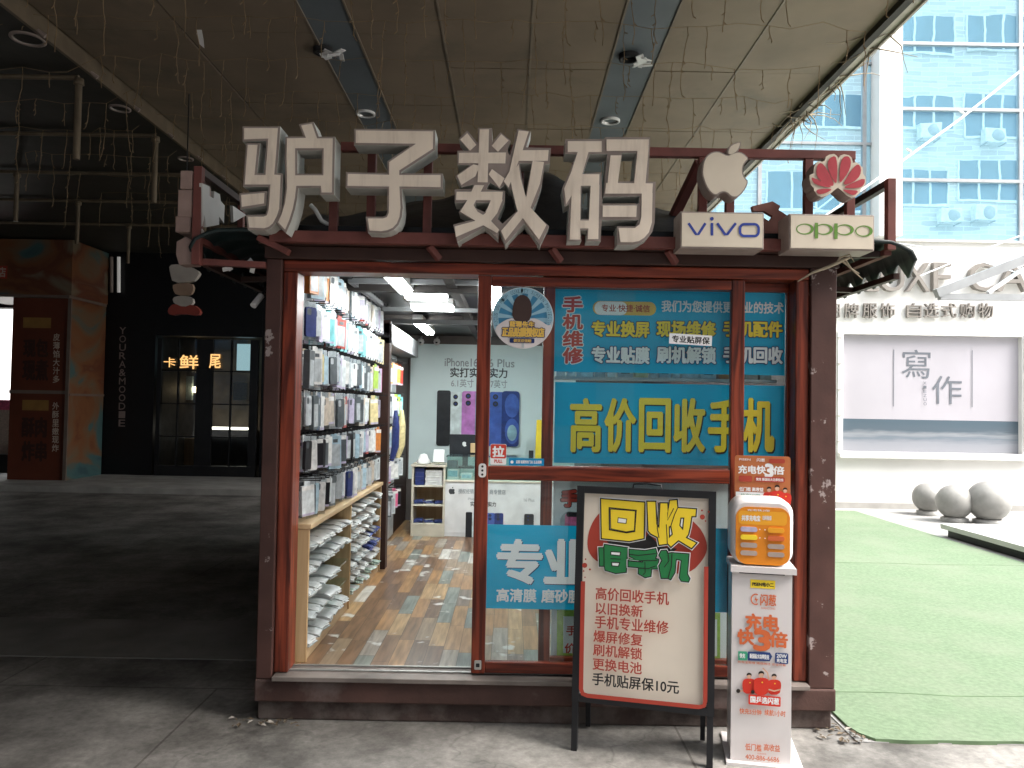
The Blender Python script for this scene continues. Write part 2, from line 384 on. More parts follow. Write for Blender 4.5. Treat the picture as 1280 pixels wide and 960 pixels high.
def plank_floor():
    m = bpy.data.materials.new('plank_floor'); m.use_nodes = True; M['planks'] = m
    nt = m.node_tree; L = nt.links.new; b = nt.nodes['Principled BSDF']; b.inputs['Roughness'].default_value = .28
    g = nd(nt, 'ShaderNodeNewGeometry'); s = nd(nt, 'ShaderNodeSeparateXYZ'); L(g.outputs['Position'], s.inputs[0])
    def mth(op, a, bb=None):
        n = nd(nt, 'ShaderNodeMath', operation=op)
        for i, x in enumerate((a, bb)):
            if x is None: continue
            if isinstance(x, (int, float)): n.inputs[i].default_value = x
            else: L(x, n.inputs[i])
        return n.outputs[0]
    xs = mth('DIVIDE', s.outputs[0], .088); row = mth('FLOOR', xs)
    w1 = nd(nt, 'ShaderNodeTexWhiteNoise', noise_dimensions='1D'); L(row, w1.inputs['W'])
    ys = mth('ADD', mth('DIVIDE', s.outputs[1], .46), mth('MULTIPLY', w1.outputs[0], 7.3)); col = mth('FLOOR', ys)
    cx = nd(nt, 'ShaderNodeCombineXYZ'); L(row, cx.inputs[0]); L(col, cx.inputs[1])
    wn = nd(nt, 'ShaderNodeTexWhiteNoise', noise_dimensions='3D'); L(cx.outputs[0], wn.inputs['Vector'])
    cr = nd(nt, 'ShaderNodeValToRGB'); cr.color_ramp.interpolation = 'CONSTANT'; e = cr.color_ramp.elements
    pal = [(0, (.34, .19, .085)), (.16, (.22, .125, .068)), (.30, (.36, .22, .11)), (.44, (.16, .095, .06)), (.56, (.28, .20, .13)),
           (.66, (.20, .225, .20)), (.73, (.40, .26, .13)), (.82, (.33, .29, .24)), (.89, (.52, .50, .45)), (.94, (.20, .16, .13))]
    e[0].color = (*pal[0][1], 1); e[1].position = pal[1][0]; e[1].color = (*pal[1][1], 1)
    for p, c in pal[2:]: k = e.new(p); k.color = (*c, 1)
    L(wn.outputs[0], cr.inputs[0])
    mp = nd(nt, 'ShaderNodeMapping'); mp.inputs['Scale'].default_value = (40, 4, 1); L(g.outputs['Position'], mp.inputs[0])
    add = nd(nt, 'ShaderNodeVectorMath', operation='ADD'); L(mp.outputs[0], add.inputs[0]); L(wn.outputs['Color'], add.inputs[1])
    n = nd(nt, 'ShaderNodeTexNoise'); n.inputs['Scale'].default_value = 1; n.inputs['Detail'].default_value = 7; L(add.outputs[0], n.inputs['Vector'])
    r = nd(nt, 'ShaderNodeMapRange'); r.inputs[1].default_value = .3; r.inputs[2].default_value = .7; r.inputs[3].default_value = .62; r.inputs[4].default_value = 1.3
    L(n.outputs[0], r.inputs[0])
    mx = nd(nt, 'ShaderNodeMix', data_type='RGBA', blend_type='MULTIPLY'); mx.inputs[0].default_value = 1; L(cr.outputs[0], mx.inputs[6]); L(r.outputs[0], mx.inputs[7])
    # worn white paint patches on some planks
    n3 = nd(nt, 'ShaderNodeTexNoise'); n3.inputs['Scale'].default_value = 7; n3.inputs['Detail'].default_value = 8; L(g.outputs['Position'], n3.inputs['Vector'])
    r3 = nd(nt, 'ShaderNodeMapRange'); r3.inputs[1].default_value = .60; r3.inputs[2].default_value = .66; L(n3.outputs[0], r3.inputs[0])
    sel = mth('MULTIPLY', r3.outputs[0], mth('GREATER_THAN', wn.outputs[0], .5))
    m3 = nd(nt, 'ShaderNodeMix', data_type='RGBA'); L(sel, m3.inputs[0]); L(mx.outputs[2], m3.inputs[6]); m3.inputs[7].default_value = (.60, .60, .57, 1)
    fx = mth('FRACT', xs); fy = mth('FRACT', ys)
    gap = mth('MAXIMUM', mth('LESS_THAN', fx, .035), mth('LESS_THAN', fy, .008))
    m4 = nd(nt, 'ShaderNodeMix', data_type='RGBA'); L(mth('MULTIPLY', gap, .75), m4.inputs[0]); L(m3.outputs[2], m4.inputs[6]); m4.inputs[7].default_value = (.03, .02, .015, 1)
    L(m4.outputs[2], b.inputs['Base Color'])
plank_floor()

mat('turf', (.140, .195, .120), .9, var=.16, scale=38, bump=.35, bscale=300, dirt=(.20, .225, .165), dirt_amt=.7, dirt_scale=1.3, dirt_lo=.45, dirt_hi=.75)
mat('turf_seam', (.11, .17, .09), .9, var=.3)
mat('pavement', (.30, .295, .285), .8, var=.2, scale=3, bump=.15)
mat('ceiling_panel', (.200, .154, .108), .55, var=.16, scale=1.6, dirt=(.085, .078, .06), dirt_amt=.5, dirt_scale=1.2)
mat('ceiling_strip', (.12, .138, .15), .4, var=.15, scale=2)
mat('ceiling_dark', (.035, .034, .028), .6, var=.2)
mat('ceiling_seam', (.19, .155, .115), .5, var=.2); mat('ceiling_trim', (.40, .37, .32), .5, .2, var=.2)
mat('facade_white', (.68, .67, .645), .6, var=.04, scale=2)
mat('facade_band', (.33, .32, .30), .6)
mat('dark_tile', (.012, .012, .013), .3, var=.2)
mat('black_front', (.006, .006, .007), .35, var=.2)
mat('steel_grey', (.35, .36, .37), .4, .5, var=.1)
mat('pole_white', (.72, .73, .73), .4, var=.08)
mat('pipe', (.16, .125, .085), .5, .2, var=.2)
mat('wire', (.25, .175, .10), .7, var=.3)
mat('tile_green', (.014, .024, .025), .45, var=.35, scale=8)
mat('stone', (.27, .265, .25), .35, var=.12, scale=9, bump=.02)

# ------------------------------------------------------------------ ground, paving, turf
b = MB(); b.add([(-60, -60, 0), (60, -60, 0), (60, 80, 0), (-60, 80, 0)], [(0, 1, 2, 3)], 'ground'); b.build('ground', kind='structure')
mat('band', (.20, .19, .175), .7, var=.25, scale=3, bump=.15, bscale=30)
b = MB(); b.box(-14, -1.36, .83, 1.63, -.05, .006, 'band'); b.build('paving_band', kind='structure')
b = MB(); b.box(-14, -1.5, 8.9, 11.0, -.05, .10, 'cement'); b.build('kerb_step', kind='structure', bevel=.01)
b = MB(); b.box(1.66, 30, -.17, 8.58, -.02, .005, 'pavement'); b.build('pavement', kind='structure')
b = MB()
rg = random.Random(3)
edge = [(1.68, -.02), (1.70, -.10), (1.75, -.165)] + [(1.9 + i * .165, -.17 + rg.uniform(-.014, .014)) for i in range(21)] + [(5.37, -.17)] + [(5.37 + rg.uniform(-.012, .012), .3 + i * .6) for i in range(13)] + [(5.37, 8.2), (1.68, 8.2)]
lift = [.018 + max(0, rg.uniform(-.02, .012)) for _ in edge]; n = len(edge)
b.add([(x, y, .018) for x, y in edge], [tuple(range(n))], 'turf')
b.add([(x, y, 0) for x, y in edge] + [(x, y, .018) for x, y in edge], [(i, (i+1) % n, n + (i+1) % n, n + i) for i in range(n)], 'turf_seam')
for i in range(0):            # short blades
    y = -.17 + 8.3 * rg.random() ** 1.7; x = rg.uniform(1.70, 5.36)
    if x < 1.75 and y < 0: continue
    a = rg.random() * 6.28; h = rg.uniform(.003, .007); wd = .004 + .0011 * max(y, 0)
    dx, dy = math.cos(a) * wd, math.sin(a) * wd; lx, ly = rg.uniform(-.012, .012), rg.uniform(-.012, .012)
    o = len(b.v); b.v += [Vector((x-dx, y-dy, .017)), Vector((x+dx, y+dy, .017)), Vector((x+lx, y+ly, .018+h))]
    b.f.append([o, o+1, o+2]); b.m.append(0); b.sm.append(False)
for yy in (4.05, .42):
    pts = [(1.70 + i * .183, yy + .02 * math.sin(i * .9 + yy) + rg.uniform(-.006, .006)) for i in range(21)]
    for p0, p1 in zip(pts, pts[1:]): b.bar((p0[0], p0[1], .0185), (p1[0], p1[1], .0185), rg.uniform(.004, .010), .003, 'turf_seam')
b.build('artificial_turf', kind='structure')

# raised white stage slab
b = MB(); b.box(5.46, 12, -1.5, 5.95, .10, .165, 'facade_white'); b.box(5.52, 12, -1.44, 5.89, .0, .10, 'black_front')
b.build('stage_platform', label='low white stage slab on a dark plinth beside the green turf', cat='platform', bevel=.006)

# ------------------------------------------------------------------ canopy over everything
CZ = 4.54
can = thing('canopy_ceiling', 'dark panelled canopy ceiling with blue grey strips over the kiosk', 'canopy', (0, 3, CZ))
FX = -3.75; EX = 2.85; CY0 = -8.0; CY1 = 11.0
CF = -3.0      # unseen front edge, set back to light the kiosk; passage side longer for shade
b = MB(); b.box(-14.2, -.2, CY0, CY1, CZ + .02, CZ + .5, 'ceiling_dark'); b.box(-.2, EX - .03, CF, CY1, CZ + .0205, CZ + .499, 'ceiling_dark'); b.build('deck', can)
xs = [(-3.70, -2.72), (-2.70, -1.66), (-1.30, -.61), (-.60, .105), (.115, .80), (1.20, 1.93), (1.94, EX - .10)]
b = MB()
for x0, x1 in xs:
    y = CY0 if x1 < -.5 else CF
    while y < CY1 - .1:
        dz = rg.uniform(0, .006); b.box(x0, x1, y + .006, min(y + 1.464, CY1), CZ + dz, CZ + .03, 'ceiling_panel'); y += 1.47
b.build('panels', can)
b = MB()
for x0, x1 in ((-1.655, -1.305), (.805, 1.195)):
    b.box(x0, x1, CF, CY1, CZ + .008, CZ + .03, 'ceiling_strip')
b.build('strips', can)
b = MB()
for x in (-1.6575, -1.3025, -.605, .11, .8025, 1.1975, 1.935):
    b.box(x - .008, x + .008, CF, CY1, CZ - .004, CZ + .01, 'ceiling_seam')
b.build('seam_trim', can)
b = MB(); b.box(EX - .10, EX - .04, CF, CY1, CZ - .05, CZ + .03, 'ceiling_dark'); b.box(EX - .036, EX + .04, CF, CY1, CZ - .03, CZ + .06, 'ceiling_trim')
b.box(EX + .04, EX + .06, CF, CY1, CZ - .05, CZ + .5, 'ceiling_trim')
b.build('edge_trim', can)
b = MB(); b.box(-14, FX, CY0, CY1, CZ - .14, CZ + .02, 'ceiling_dark'); b.box(FX, FX + .03, CY0, CY1, CZ - .15, CZ + .02, 'pipe')
b.build('dropped_soffit', can)

# unseen wall at the left end, added to keep the passage dark
b = MB(); b.box(-14.2, -14, -8, 11, 0, CZ, 'wall_dark'); b.build('daylight_stop_wall', label='unseen dark end wall added to keep daylight out of the passage', cat='wall')

# downlights
def downlight(x, y, z, r, label, m='white_plastic'):
    t = thing('downlight', label, 'ceiling lamp', (x, y, z), 'recessed downlights in the canopy')
    b = MB(); b.lathe((x, y, z), [(r, .02), (r, -.012), (r * .82, -.016), (r * .78, -.004)], m, 24); b.build('trim_ring', t)
    b = MB(); b.lathe((x, y, z), [(r * .78, -.004), (r * .6, .03), (r * .3, .05), (0, .055)], 'reflector', 24); b.build('reflector', t)
mat('reflector', (.40, .39, .37), .25, .6, var=.1)
for px, py, lb in ((457, 142, 'white downlight in the blue grey ceiling strip above the second big letter'),
                   (763, 151, 'white downlight in the blue grey ceiling strip above the last big letter')):
    p = PZ(px, py, CZ); downlight(p.x, p.y, p.z, .10, lb)
for px, py, r, lb in ((35, 48, .13, 'downlight in the dark soffit at the top corner of the passage'),
                      (150, 135, .10, 'downlight in the dark soffit between the first two hanging pipes'),
                      (232, 198, .09, 'downlight in the dark soffit just above the side sign post')):
    p = PZ(px, py, CZ - .14); downlight(p.x, p.y, p.z, r, lb, 'letter_rim')
# broken fixtures
def broken(px, py, lb):
    p = PZ(px, py, CZ); t = thing('broken_lamp', lb, 'ceiling lamp', p, 'torn ceiling lamps')
    q = random.Random(px)
    b = MB(); b.lathe(p, [(.085, .02), (.085, -.03), (.06, -.035), (.055, .01)], 'black_metal', 16); b.build('socket', t)
    b = MB()
    for i in range(7):
        c = p + Vector((.07 + q.uniform(-.06, .10), q.uniform(-.07, .07), -.045 + q.uniform(-.02, .01)))
        a = q.uniform(0, 3.1); u = Vector((math.cos(a), math.sin(a), q.uniform(-.3, .3))) * q.uniform(.03, .06)
        v = Vector((-math.sin(a), math.cos(a), q.uniform(-.4, .4))) * q.uniform(.015, .035)
        b.obox(c, u, v, u.cross(v).normalized() * .004, 'white_plastic')
    b.tube([p + Vector((.05, 0, 0)), p + Vector((.1, .02, -.06)), p + Vector((.13, -.03, -.05))], .006, 'letter_rim')
    b.build('torn_cover', t)
broken(404, 62, 'torn white lamp cover hanging from the ceiling above the first letter')
broken(786, 70, 'torn white lamp cover hanging from the blue grey strip above the last letter')
b = MB(); p = PZ(249, 45, CZ - .05); q = random.Random(1)
pts = [(-.02, 0, .09), (.015, 0, .06), (.03, .01, -.02), (.035, .02, -.09), (0, .015, -.06), (-.025, .005, .02)]
b.add([p + Vector(t) for t in pts] + [p + Vector(t) + Vector((0, .004, 0)) for t in pts], [tuple(range(6)), tuple(range(11, 5, -1))] + [(i, (i+1) % 6, 6 + (i+1) % 6, 6 + i) for i in range(6)], 'white_plastic')
b.build('paper_scrap', label='small white scrap of paper caught under the dark ceiling', cat='scrap')

# icicle string lights: one cord per row, drops hanging from it
k = 0
yrow = 1.3
ORD = ['first', 'second', 'third', 'fourth', 'fifth', 'sixth', 'seventh', 'eighth', 'ninth', 'tenth', 'eleventh', 'twelfth', 'thirteenth', 'fourteenth', 'fifteenth', 'sixteenth', 'seventeenth', 'eighteenth', 'nineteenth', 'twentieth', 'twenty-first', 'twenty-second', 'twenty-third']
while yrow < 9.5:
    b = MB(); q = random.Random(int(yrow * 100)); pts = []
    x = -5.6
    while x < 2.75:
        pts.append(Vector((x, yrow + q.uniform(-.05, .05), CZ - .03 - q.uniform(0, .05) - (.14 if x < -3.8 else 0)))); x += q.uniform(.14, .26)
    b.tube(pts, .0022, 'wire', 4, False)
    for p in pts:
        if q.random() < .12: continue
        ln = q.choice((.15, .25, .36, .46, .55)) * q.uniform(.8, 1.15); n = max(3, int(ln / .06)); c = p.copy(); dr = [c.copy()]
        for i in range(n):
            c = c + Vector((q.uniform(-.014, .014), q.uniform(-.014, .014), -ln / n)); dr.append(c.copy())
        b.tube(dr, .0034, 'wire', 4, False)
        for c in dr[1:]:
            if q.random() < .6:
                e = c + Vector((q.uniform(-.025, .025), q.uniform(-.01, .01), -q.uniform(.01, .03))); b.tube([c, e], [.003, .0045], 'wire', 4, False)
    b.build('string_light', label='icicle light string with thin brown drops, %s row from the front of the ceiling' % ORD[k], cat='string light', group='icicle light strings under the canopy')
    k += 1; yrow += .62 + .03 * k

# hanging pipe frames: L-shaped, receding
for i, (d, xe) in enumerate(((6.65, -3.83), (8.1, -3.83), (9.5, -3.86), (10.85, -3.9), (12.3, -3.9))):
    Y = d - 3.85; z = 4.40 - .04
    b = MB(); b.tube([(-13.9, Y, z), (xe, Y, z)], .022, 'pipe', 10); b.tube([(xe, Y, z - .02), (xe, Y, z - .72)], .03, 'pipe', 10)
    b.lathe((xe, Y, z - .04), [(.0, .03), (.04, .03), (.045, -.02), (.03, -.03)], 'pipe', 12)
    if i > 1: b.tube([(-6.2, Y, z - .02), (-6.2, Y, z - .62)], .028, 'pipe', 10); b.lathe((-6.2, Y, z - .04), [(.0, .03), (.04, .03), (.045, -.02), (.03, -.03)], 'pipe', 12)
    b.build('hanging_pipe', label='brown pipe with a vertical drop under the dark soffit, %s from the front' % ORD[i], cat='pipe', group='pipes hanging under the dark soffit')
# small bulbs along the soffit edge
for i in range(12):
    y = 2.0 + i * .75; b = MB(); b.tube([(FX + .05, y, CZ - .15), (FX + .10, y + .02, CZ - .19)], [.012, .02], 'letter_rim', 8)
    b.build('festoon_bulb', label='tiny bulb along the soffit edge among a dozen alike', cat='bulb', group='bulbs along the soffit edge')

# dry twigs caught on the canopy edge
def twigs(name, p, n, ln, label, sd, bias=(0, 0, 0)):
    q = random.Random(sd); b = MB()
    for i in range(n):
        s = p + Vector((q.uniform(-.05, .05), q.uniform(-.2, .2), q.uniform(-.02, .04))); pts = [s]; d = Vector((q.uniform(-1, 1), q.uniform(-1, 1), q.uniform(-1, .6))) + Vector(bias)
        d.normalize()
        for j in range(4):
            pts.append(pts[-1] + d * ln / 4); d = (d + Vector((q.uniform(-.5, .5), q.uniform(-.5, .5), q.uniform(-.5, .3)))).normalized()
        b.tube(pts, [.007, .006, .005, .003, .002], 'twig', 5, False)
    b.build(name, label=label, cat='twigs')
mat('twig', (.30, .25, .18), .8, var=.3)
for i, (px, py, n, lb) in enumerate(((1000, 145, 22, 'tangle of dry twigs on the lower end of the canopy edge'), (1045, 100, 7, 'few dry twigs on the middle of the canopy edge'), (1085, 55, 6, 'few dry twigs near the top end of the canopy edge'))):
    twigs('dry_twigs', PX(px, py, EX - .02), n, .42, lb, 40 + i)
# ------------------------------------------------------------------ the kiosk
mat('plinth_low', (.055, .036, .031), .8, var=.4, scale=6, bump=.4, bscale=25, dirt=(.15, .125, .11), dirt_amt=.7, dirt_scale=4, dirt_lo=.45, dirt_hi=.62)
KL, KR, KD = -1.228, 1.603, 5.15
k = thing('phone_kiosk', 'reddish brown phone repair kiosk with a sliding door and a lit shop inside', 'kiosk', (.18, 2.5, 0))
b = MB(); b.box(KL - .004, KR + .004, -.058, KD, .098, .205, 'plinth_paint'); b.box(KL + .004, KR - .004, -.022, KD - .02, .0, .0975, 'plinth_low'); b.build('plinth', k, bevel=.008)
b = MB(); b.box(-1.2035, KR - .08, .045, KD - .08, .206, .222, 'planks'); b.build('floor', k)
b = MB(); b.box(KL, -1.2025, .045, KD, .205, 2.40, 'brown_plain'); b.build('wall', k)
mat('inner_wall', (.10, .085, .08), .6)
b = MB(); b.box(KR - .082, KR, .045, KD, .205, 2.40, 'brown_plain'); b.build('wall', k)
b = MB(); b.box(-1.202, KR - .083, KD - .07, KD, .205, 2.40, 'inner_wall'); b.build('wall', k)
for x0, x1 in ((KL, -1.15), (1.475, KR)):
    b = MB(); b.box(x0, x1, -.05, .04, .206, 2.27, 'brown_paint'); b.build('post', k, bevel=.005)
b = MB(); b.box(KL - .01, KR + .01, -.055, .05, 2.272, 2.335, 'brown_plain'); b.box(KL - .03, KR + .03, -.09, .05, 2.337, 2.40, 'brown_plain')
b.build('lintel', k, bevel=.004)
# door frame
mat('sill_metal', (.17, .145, .13), .5, .2, var=.3)
b = MB()
b.box(-1.148, -1.078, -.03, .10, .232, 2.212, 'red_wood_v'); b.box(1.408, 1.473, -.03, .12, .232, 2.212, 'red_wood_v')
b.box(-1.148, 1.473, -.032, .12, 2.213, 2.268, 'red_wood_h')
b.build('door_frame', k, bevel=.006)
b = MB(); b.box(-1.14, 1.47, -.085, .10, .207, .229, 'sill_metal'); b.box(-1.14, 1.47, .008, .016, .229, .238, 'alu'); b.box(-1.14, 1.47, .078, .086, .229, .238, 'alu')
b.build('sill', k, bevel=.003)
# fixed window (behind the sliding leaf)
fw = MB()
fw.box(.155, .213, .062, .098, .24, 2.21, 'red_wood_v'); fw.box(.213, 1.407, .064, .096, 2.165, 2.21, 'red_wood_h')
fw.box(.213, 1.407, .064, .096, .24, .30, 'red_wood_h'); fw.box(.213, 1.407, .064, .096, 1.195, 1.26, 'red_wood_h'); fw.box(1.400, 1.407, .066, .094, .30, 2.165, 'red_wood_v')
fwo = fw.build('window', k, bevel=.004)
b = MB(); b.box(.214, 1.399, .078, .083, 1.261, 2.164, 'glass'); b.build('pane', fwo)
b = MB(); b.box(.214, 1.399, .078, .083, .301, 1.194, 'glass'); b.build('pane', fwo)
# sliding leaf
sd = MB()
sd.box(-.178, -.110, -.022, .020, .24, 2.21, 'red_wood_v'); sd.box(1.090, 1.157, -.022, .020, .24, 2.21, 'red_wood_v')
sd.box(-.110, 1.090, -.020, .018, 2.160, 2.208, 'red_wood_h'); sd.box(-.110, 1.090, -.020, .018, 1.192, 1.262, 'red_wood_h'); sd.box(-.110, 1.090, -.020, .018, .242, .297, 'red_wood_h')
sdo = sd.build('sliding_door', k, bevel=.005)
b = MB(); b.box(-.109, 1.089, -.004, .001, 1.263, 2.159, 'glass'); b.build('pane', sdo)
b = MB(); b.box(-.109, 1.089, -.004, .001, .298, 1.191, 'glass'); b.build('pane', sdo)
cv = front(-.0225); b = MB(); x, z = cv.px(603, 588)
b.prism(rr(x - .019, z - .034, x + .019, z + .034, .015), cv, 0, .006, 'white_plastic')
ar = Art(b, cv, .0065); 
for dz in (-.02, 0, .02): ar.ab([(x + .006 * math.cos(t * .7), z + dz + .006 * math.sin(t * .7)) for t in range(9)], 'black_metal')
b.build('lock_plate', sdo)
x, z = cv.px(597, 831); b = MB(); b.prism(rr(x - .016, z - .022, x + .018, z + .022, .005), cv, 0, .006, 'alu'); b.prism(rr(x - .008, z - .009, x + .010, z + .009, .003), cv, .006, .009, 'black_metal'); b.build('door_stop', sdo)
# inner ceiling with beams
b = MB(); b.box(-1.202, KR - .083, .051, KD - .071, 2.36, 2.40, 'black_front')
for y in (1.05, 3.05): b.box(-1.201, KR - .084, y, y + .08, 2.28, 2.359, 'wall_dark')
for x in (-.42, .55): b.box(x, x + .06, .06, KD - .08, 2.30, 2.358, 'wall_dark')
b.build('ceiling', k)
mat('trunking', (.17, .175, .18), .5)
b = MB()
b.box(-1.02, -.99, .90, 2.0, 2.30, 2.33, 'trunking'); b.box(-1.02, .9, .86, .90, 2.30, 2.33, 'trunking'); b.box(-1.0, -.1, 2.02, 2.06, 2.27, 2.30, 'trunking')
b.box(-1.18, 1.4, 2.62, 2.68, 2.24, 2.275, 'trunking'); b.build('cable_trunking', k)
# roof
b = MB(); b.box(KL - .02, KR + .02, -.05, KD + .02, 2.402, 2.44, 'black_front'); b.build('roof', k)
def eave(side):
    b = MB(); X0 = KR + .0 if side > 0 else KL; N = 174; vs = []; fs = []
    prof = [(0, 2.375), (.10, 2.392), (.22, 2.385), (.26, 2.372), (.315, 2.345), (.335, 2.305)]
    for j in range(N + 1):
        y = -.14 + j * (KD + .2) / N; ph = (j % 6) / 6; tooth = ph * 1.2 if ph < .8 else .0; wv = .018 * abs(math.sin(ph * math.pi)) - .008
        for i, (dx, z) in enumerate(prof):
            zz = z + wv * (1 if i else .4) - (.10 * tooth if i == 5 else 0)
            vs.append((X0 + side * (dx + (.04 * tooth if i == 5 else 0)), y, zz))
    P = len(prof)
    for j in range(N):
        for i in range(P - 1): fs.append((j*P+i, j*P+i+1, (j+1)*P+i+1, (j+1)*P+i) if side < 0 else (j*P+i, (j+1)*P+i, (j+1)*P+i+1, j*P+i+1))
    b.add(vs, fs, 'tile_green', True)
    o = b.build('tiled_eave', k); s = o.modifiers.new('thick', 'SOLIDIFY'); s.thickness = .018; s.offset = -1
    b = MB()
    for y in (.5, 1.5, 2.6, 3.6, 4.8): b.bar((X0, y, 2.26), (X0 + side * .33, y, 2.25), .035, .03, 'brown_plain')
    b.bar((X0 + side * .33, .02, 2.25), (X0 + side * .33, KD, 2.25), .03, .03, 'brown_plain'); b.build('eave_bracket', k)
eave(1); eave(-1)
# sign frame
SY = -.10
b = MB()
b.box(-1.19, 1.66, -.14, -.09, 2.338, 2.394, 'sign_steel')
b.box(-.87, 1.685, -.07, -.03, 2.812, 2.856, 'sign_steel')
for x in (-.90, -.715, -.435, .02, .30, .93, 1.065, 1.455, 1.662): b.box(x - .021, x + .021, -.068, -.032, 2.396, 2.811, 'sign_steel')
b.bar((.925, -.02, 2.80), (.80, .55, 2.42), .05, .04, 'sign_steel')
for x in (-.42, .18, .75): b.bar((x, -.10, 2.337), (x + .05, -.06, 2.28), .03, .03, 'sign_steel')
b.bar((-1.25, -.11, 2.36), (-1.10, -.11, 2.29), .05, .03, 'sign_steel')
b.build('sign_frame', k, bevel=.003)
mat('frame_dark', (.045, .028, .026), .5)
for side, X in ((1, 1.83), (-1, -1.545)):
    b = MB()
    b.box(X - .02, X + .02, -.14, -.10, 2.35 if side > 0 else 2.22, 2.70, 'sign_steel'); b.box(X - .018, X + .018, -.10, 3.2, 2.665, 2.70, 'frame_dark'); b.box(X - .018, X + .018, -.10, 3.2, 2.33, 2.36, 'sign_steel')
    for y in (.45, .8, 1.5, 2.3, 3.1): b.box(X - .016, X + .016, y, y + .035, 2.361, 2.664, 'sign_steel')
    (b.bar((X, -.05, 2.345), (KR, .02, 2.345), .03, .03, 'frame_dark') if side > 0 else b.bar((X, -.09, 2.24), (KL, -.06, 2.235), .04, .03, 'sign_steel'))
    b.build('side_sign_frame', k, bevel=.002)

# tarpaulin on the roof behind the letters
b = MB(); q = random.Random(5); nx, ny = 60, 16; vs = []; fs = []
def tz(x):
    px = 640 + x * 232; pts = [(380, 268), (415, 266), (450, 258), (520, 243), (560, 236), (600, 225), (640, 205), (665, 196), (690, 196), (712, 210), (722, 250), (760, 246), (800, 242), (840, 246), (880, 262), (900, 268)]
    for (x0, y0), (x1, y1) in zip(pts, pts[1:]):
        if x0 <= px <= x1: return 1.58 + (508 - (y0 + (y1 - y0) * (px - x0) / (x1 - x0))) / 232
    return 2.62
from mathutils import noise as mnoise
for j in range(ny + 1):
    for i in range(nx + 1):
        x = -1.12 + 2.2 * i / nx; y = .02 + 1.9 * j / ny; t = j / ny
        s = math.sin(min(1, t * 3.2) * math.pi / 2) * (1 - .5 * max(0, t - .4)); 
        z = 2.445 + (tz(x) - 2.445) * s + .035 * mnoise.noise(Vector((x * 5, y * 5, 1))) * (1 if j else 0)
        vs.append((x, y, max(z, 2.444)))
for j in range(ny):
    for i in range(nx):
        a = j * (nx + 1) + i; fs.append((a, a + 1, a + nx + 2, a + nx + 1))
b.add(vs, fs, 'tarp', True); o = b.build('tarpaulin', label='crumpled black plastic tarpaulin lying on the kiosk roof behind the big letters', cat='tarpaulin')
b = MB(); c = [PY(x, y, .0) for x, y in ((388, 256), (394, 262), (402, 276), (416, 284), (432, 289), (446, 292))]; b.tube(c, .011, 'pole_white', 8)
b.build('loose_cable', label='loose white cable curling behind the first two big letters', cat='cable')

# ------------------------------------------------------------------ big sign letters
LF = front(-.235)       # faces of the letters
def sc(org, s, pts): return [(org[0] + x / s, org[1] + y / s) for x, y in pts]
def letter(org, outers, holes, faces=None, label='', ins=2.3, s=6., rim='letter_rim', face='letter_face'):
    t = None; b = MB(); f = MB()
    for i, o in enumerate(outers):
        hs = [LF.poly(sc(org, s, h)) for h in holes.get(i, [])]
        op = LF.poly(sc(org, s, o)); b.prism(op, LF, -.125, 0, rim, 'letter_side', hs)
        if faces is None:
            ii = inset(op, ins / 249.) ; hh = [inset(h, -ins / 249.) for h in hs]
            f.prism(ii, LF, None, .004, face, holes=hh)
    if faces:
        for j, p in enumerate(faces): f.prism(LF.poly(sc(org, s, p)), LF, None, .003 + j * .0004, face)
    xs = [v.x for v in b.v]; zs = [v.z for v in b.v]
    t = thing('sign_letter', label, 'sign letter', ((min(xs) + max(xs)) / 2, -.2, min(zs)), 'big letters of the kiosk sign')
    b.build('letter_case', t); f.build('letter_front', t)
    return t
letter((290, 145), [
    [(78,78),(362,78),(350,250),(335,428),(382,432),(370,700),(350,760),(320,815),(285,845),(245,858),(118,852),(103,742),(235,742),(252,735),(262,700),(275,530),(82,530),(106,203),(210,203),(187,430),(240,430),(258,186),(78,192)],
    [(55,580),(262,562),(256,670),(62,700)],
    [(400,155),(535,152),(500,62),(610,43),(650,155),(772,155),(765,590),(660,590),(655,540),(497,540),(488,620),(472,700),(445,785),(405,880),(330,800),(362,730),(385,650),(400,540),(396,300)]],
    {2: [[(490,258),(675,258),(672,432),(490,432)]]}, label='big white block letter for donkey, first of the four on the kiosk sign')
letter((420, 145), [[(135,95),(745,103),(742,255),(490,418),(490,430),(800,430),(800,550),(492,545),(500,690),(492,760),(470,815),(435,852),(390,872),(340,880),(240,875),(222,755),(350,755),(372,748),(382,725),(385,545),(72,540),(75,420),(385,428),(385,340),(560,222),(135,218)]],
    {}, label='big white block letter with one long crossbar, second on the kiosk sign')
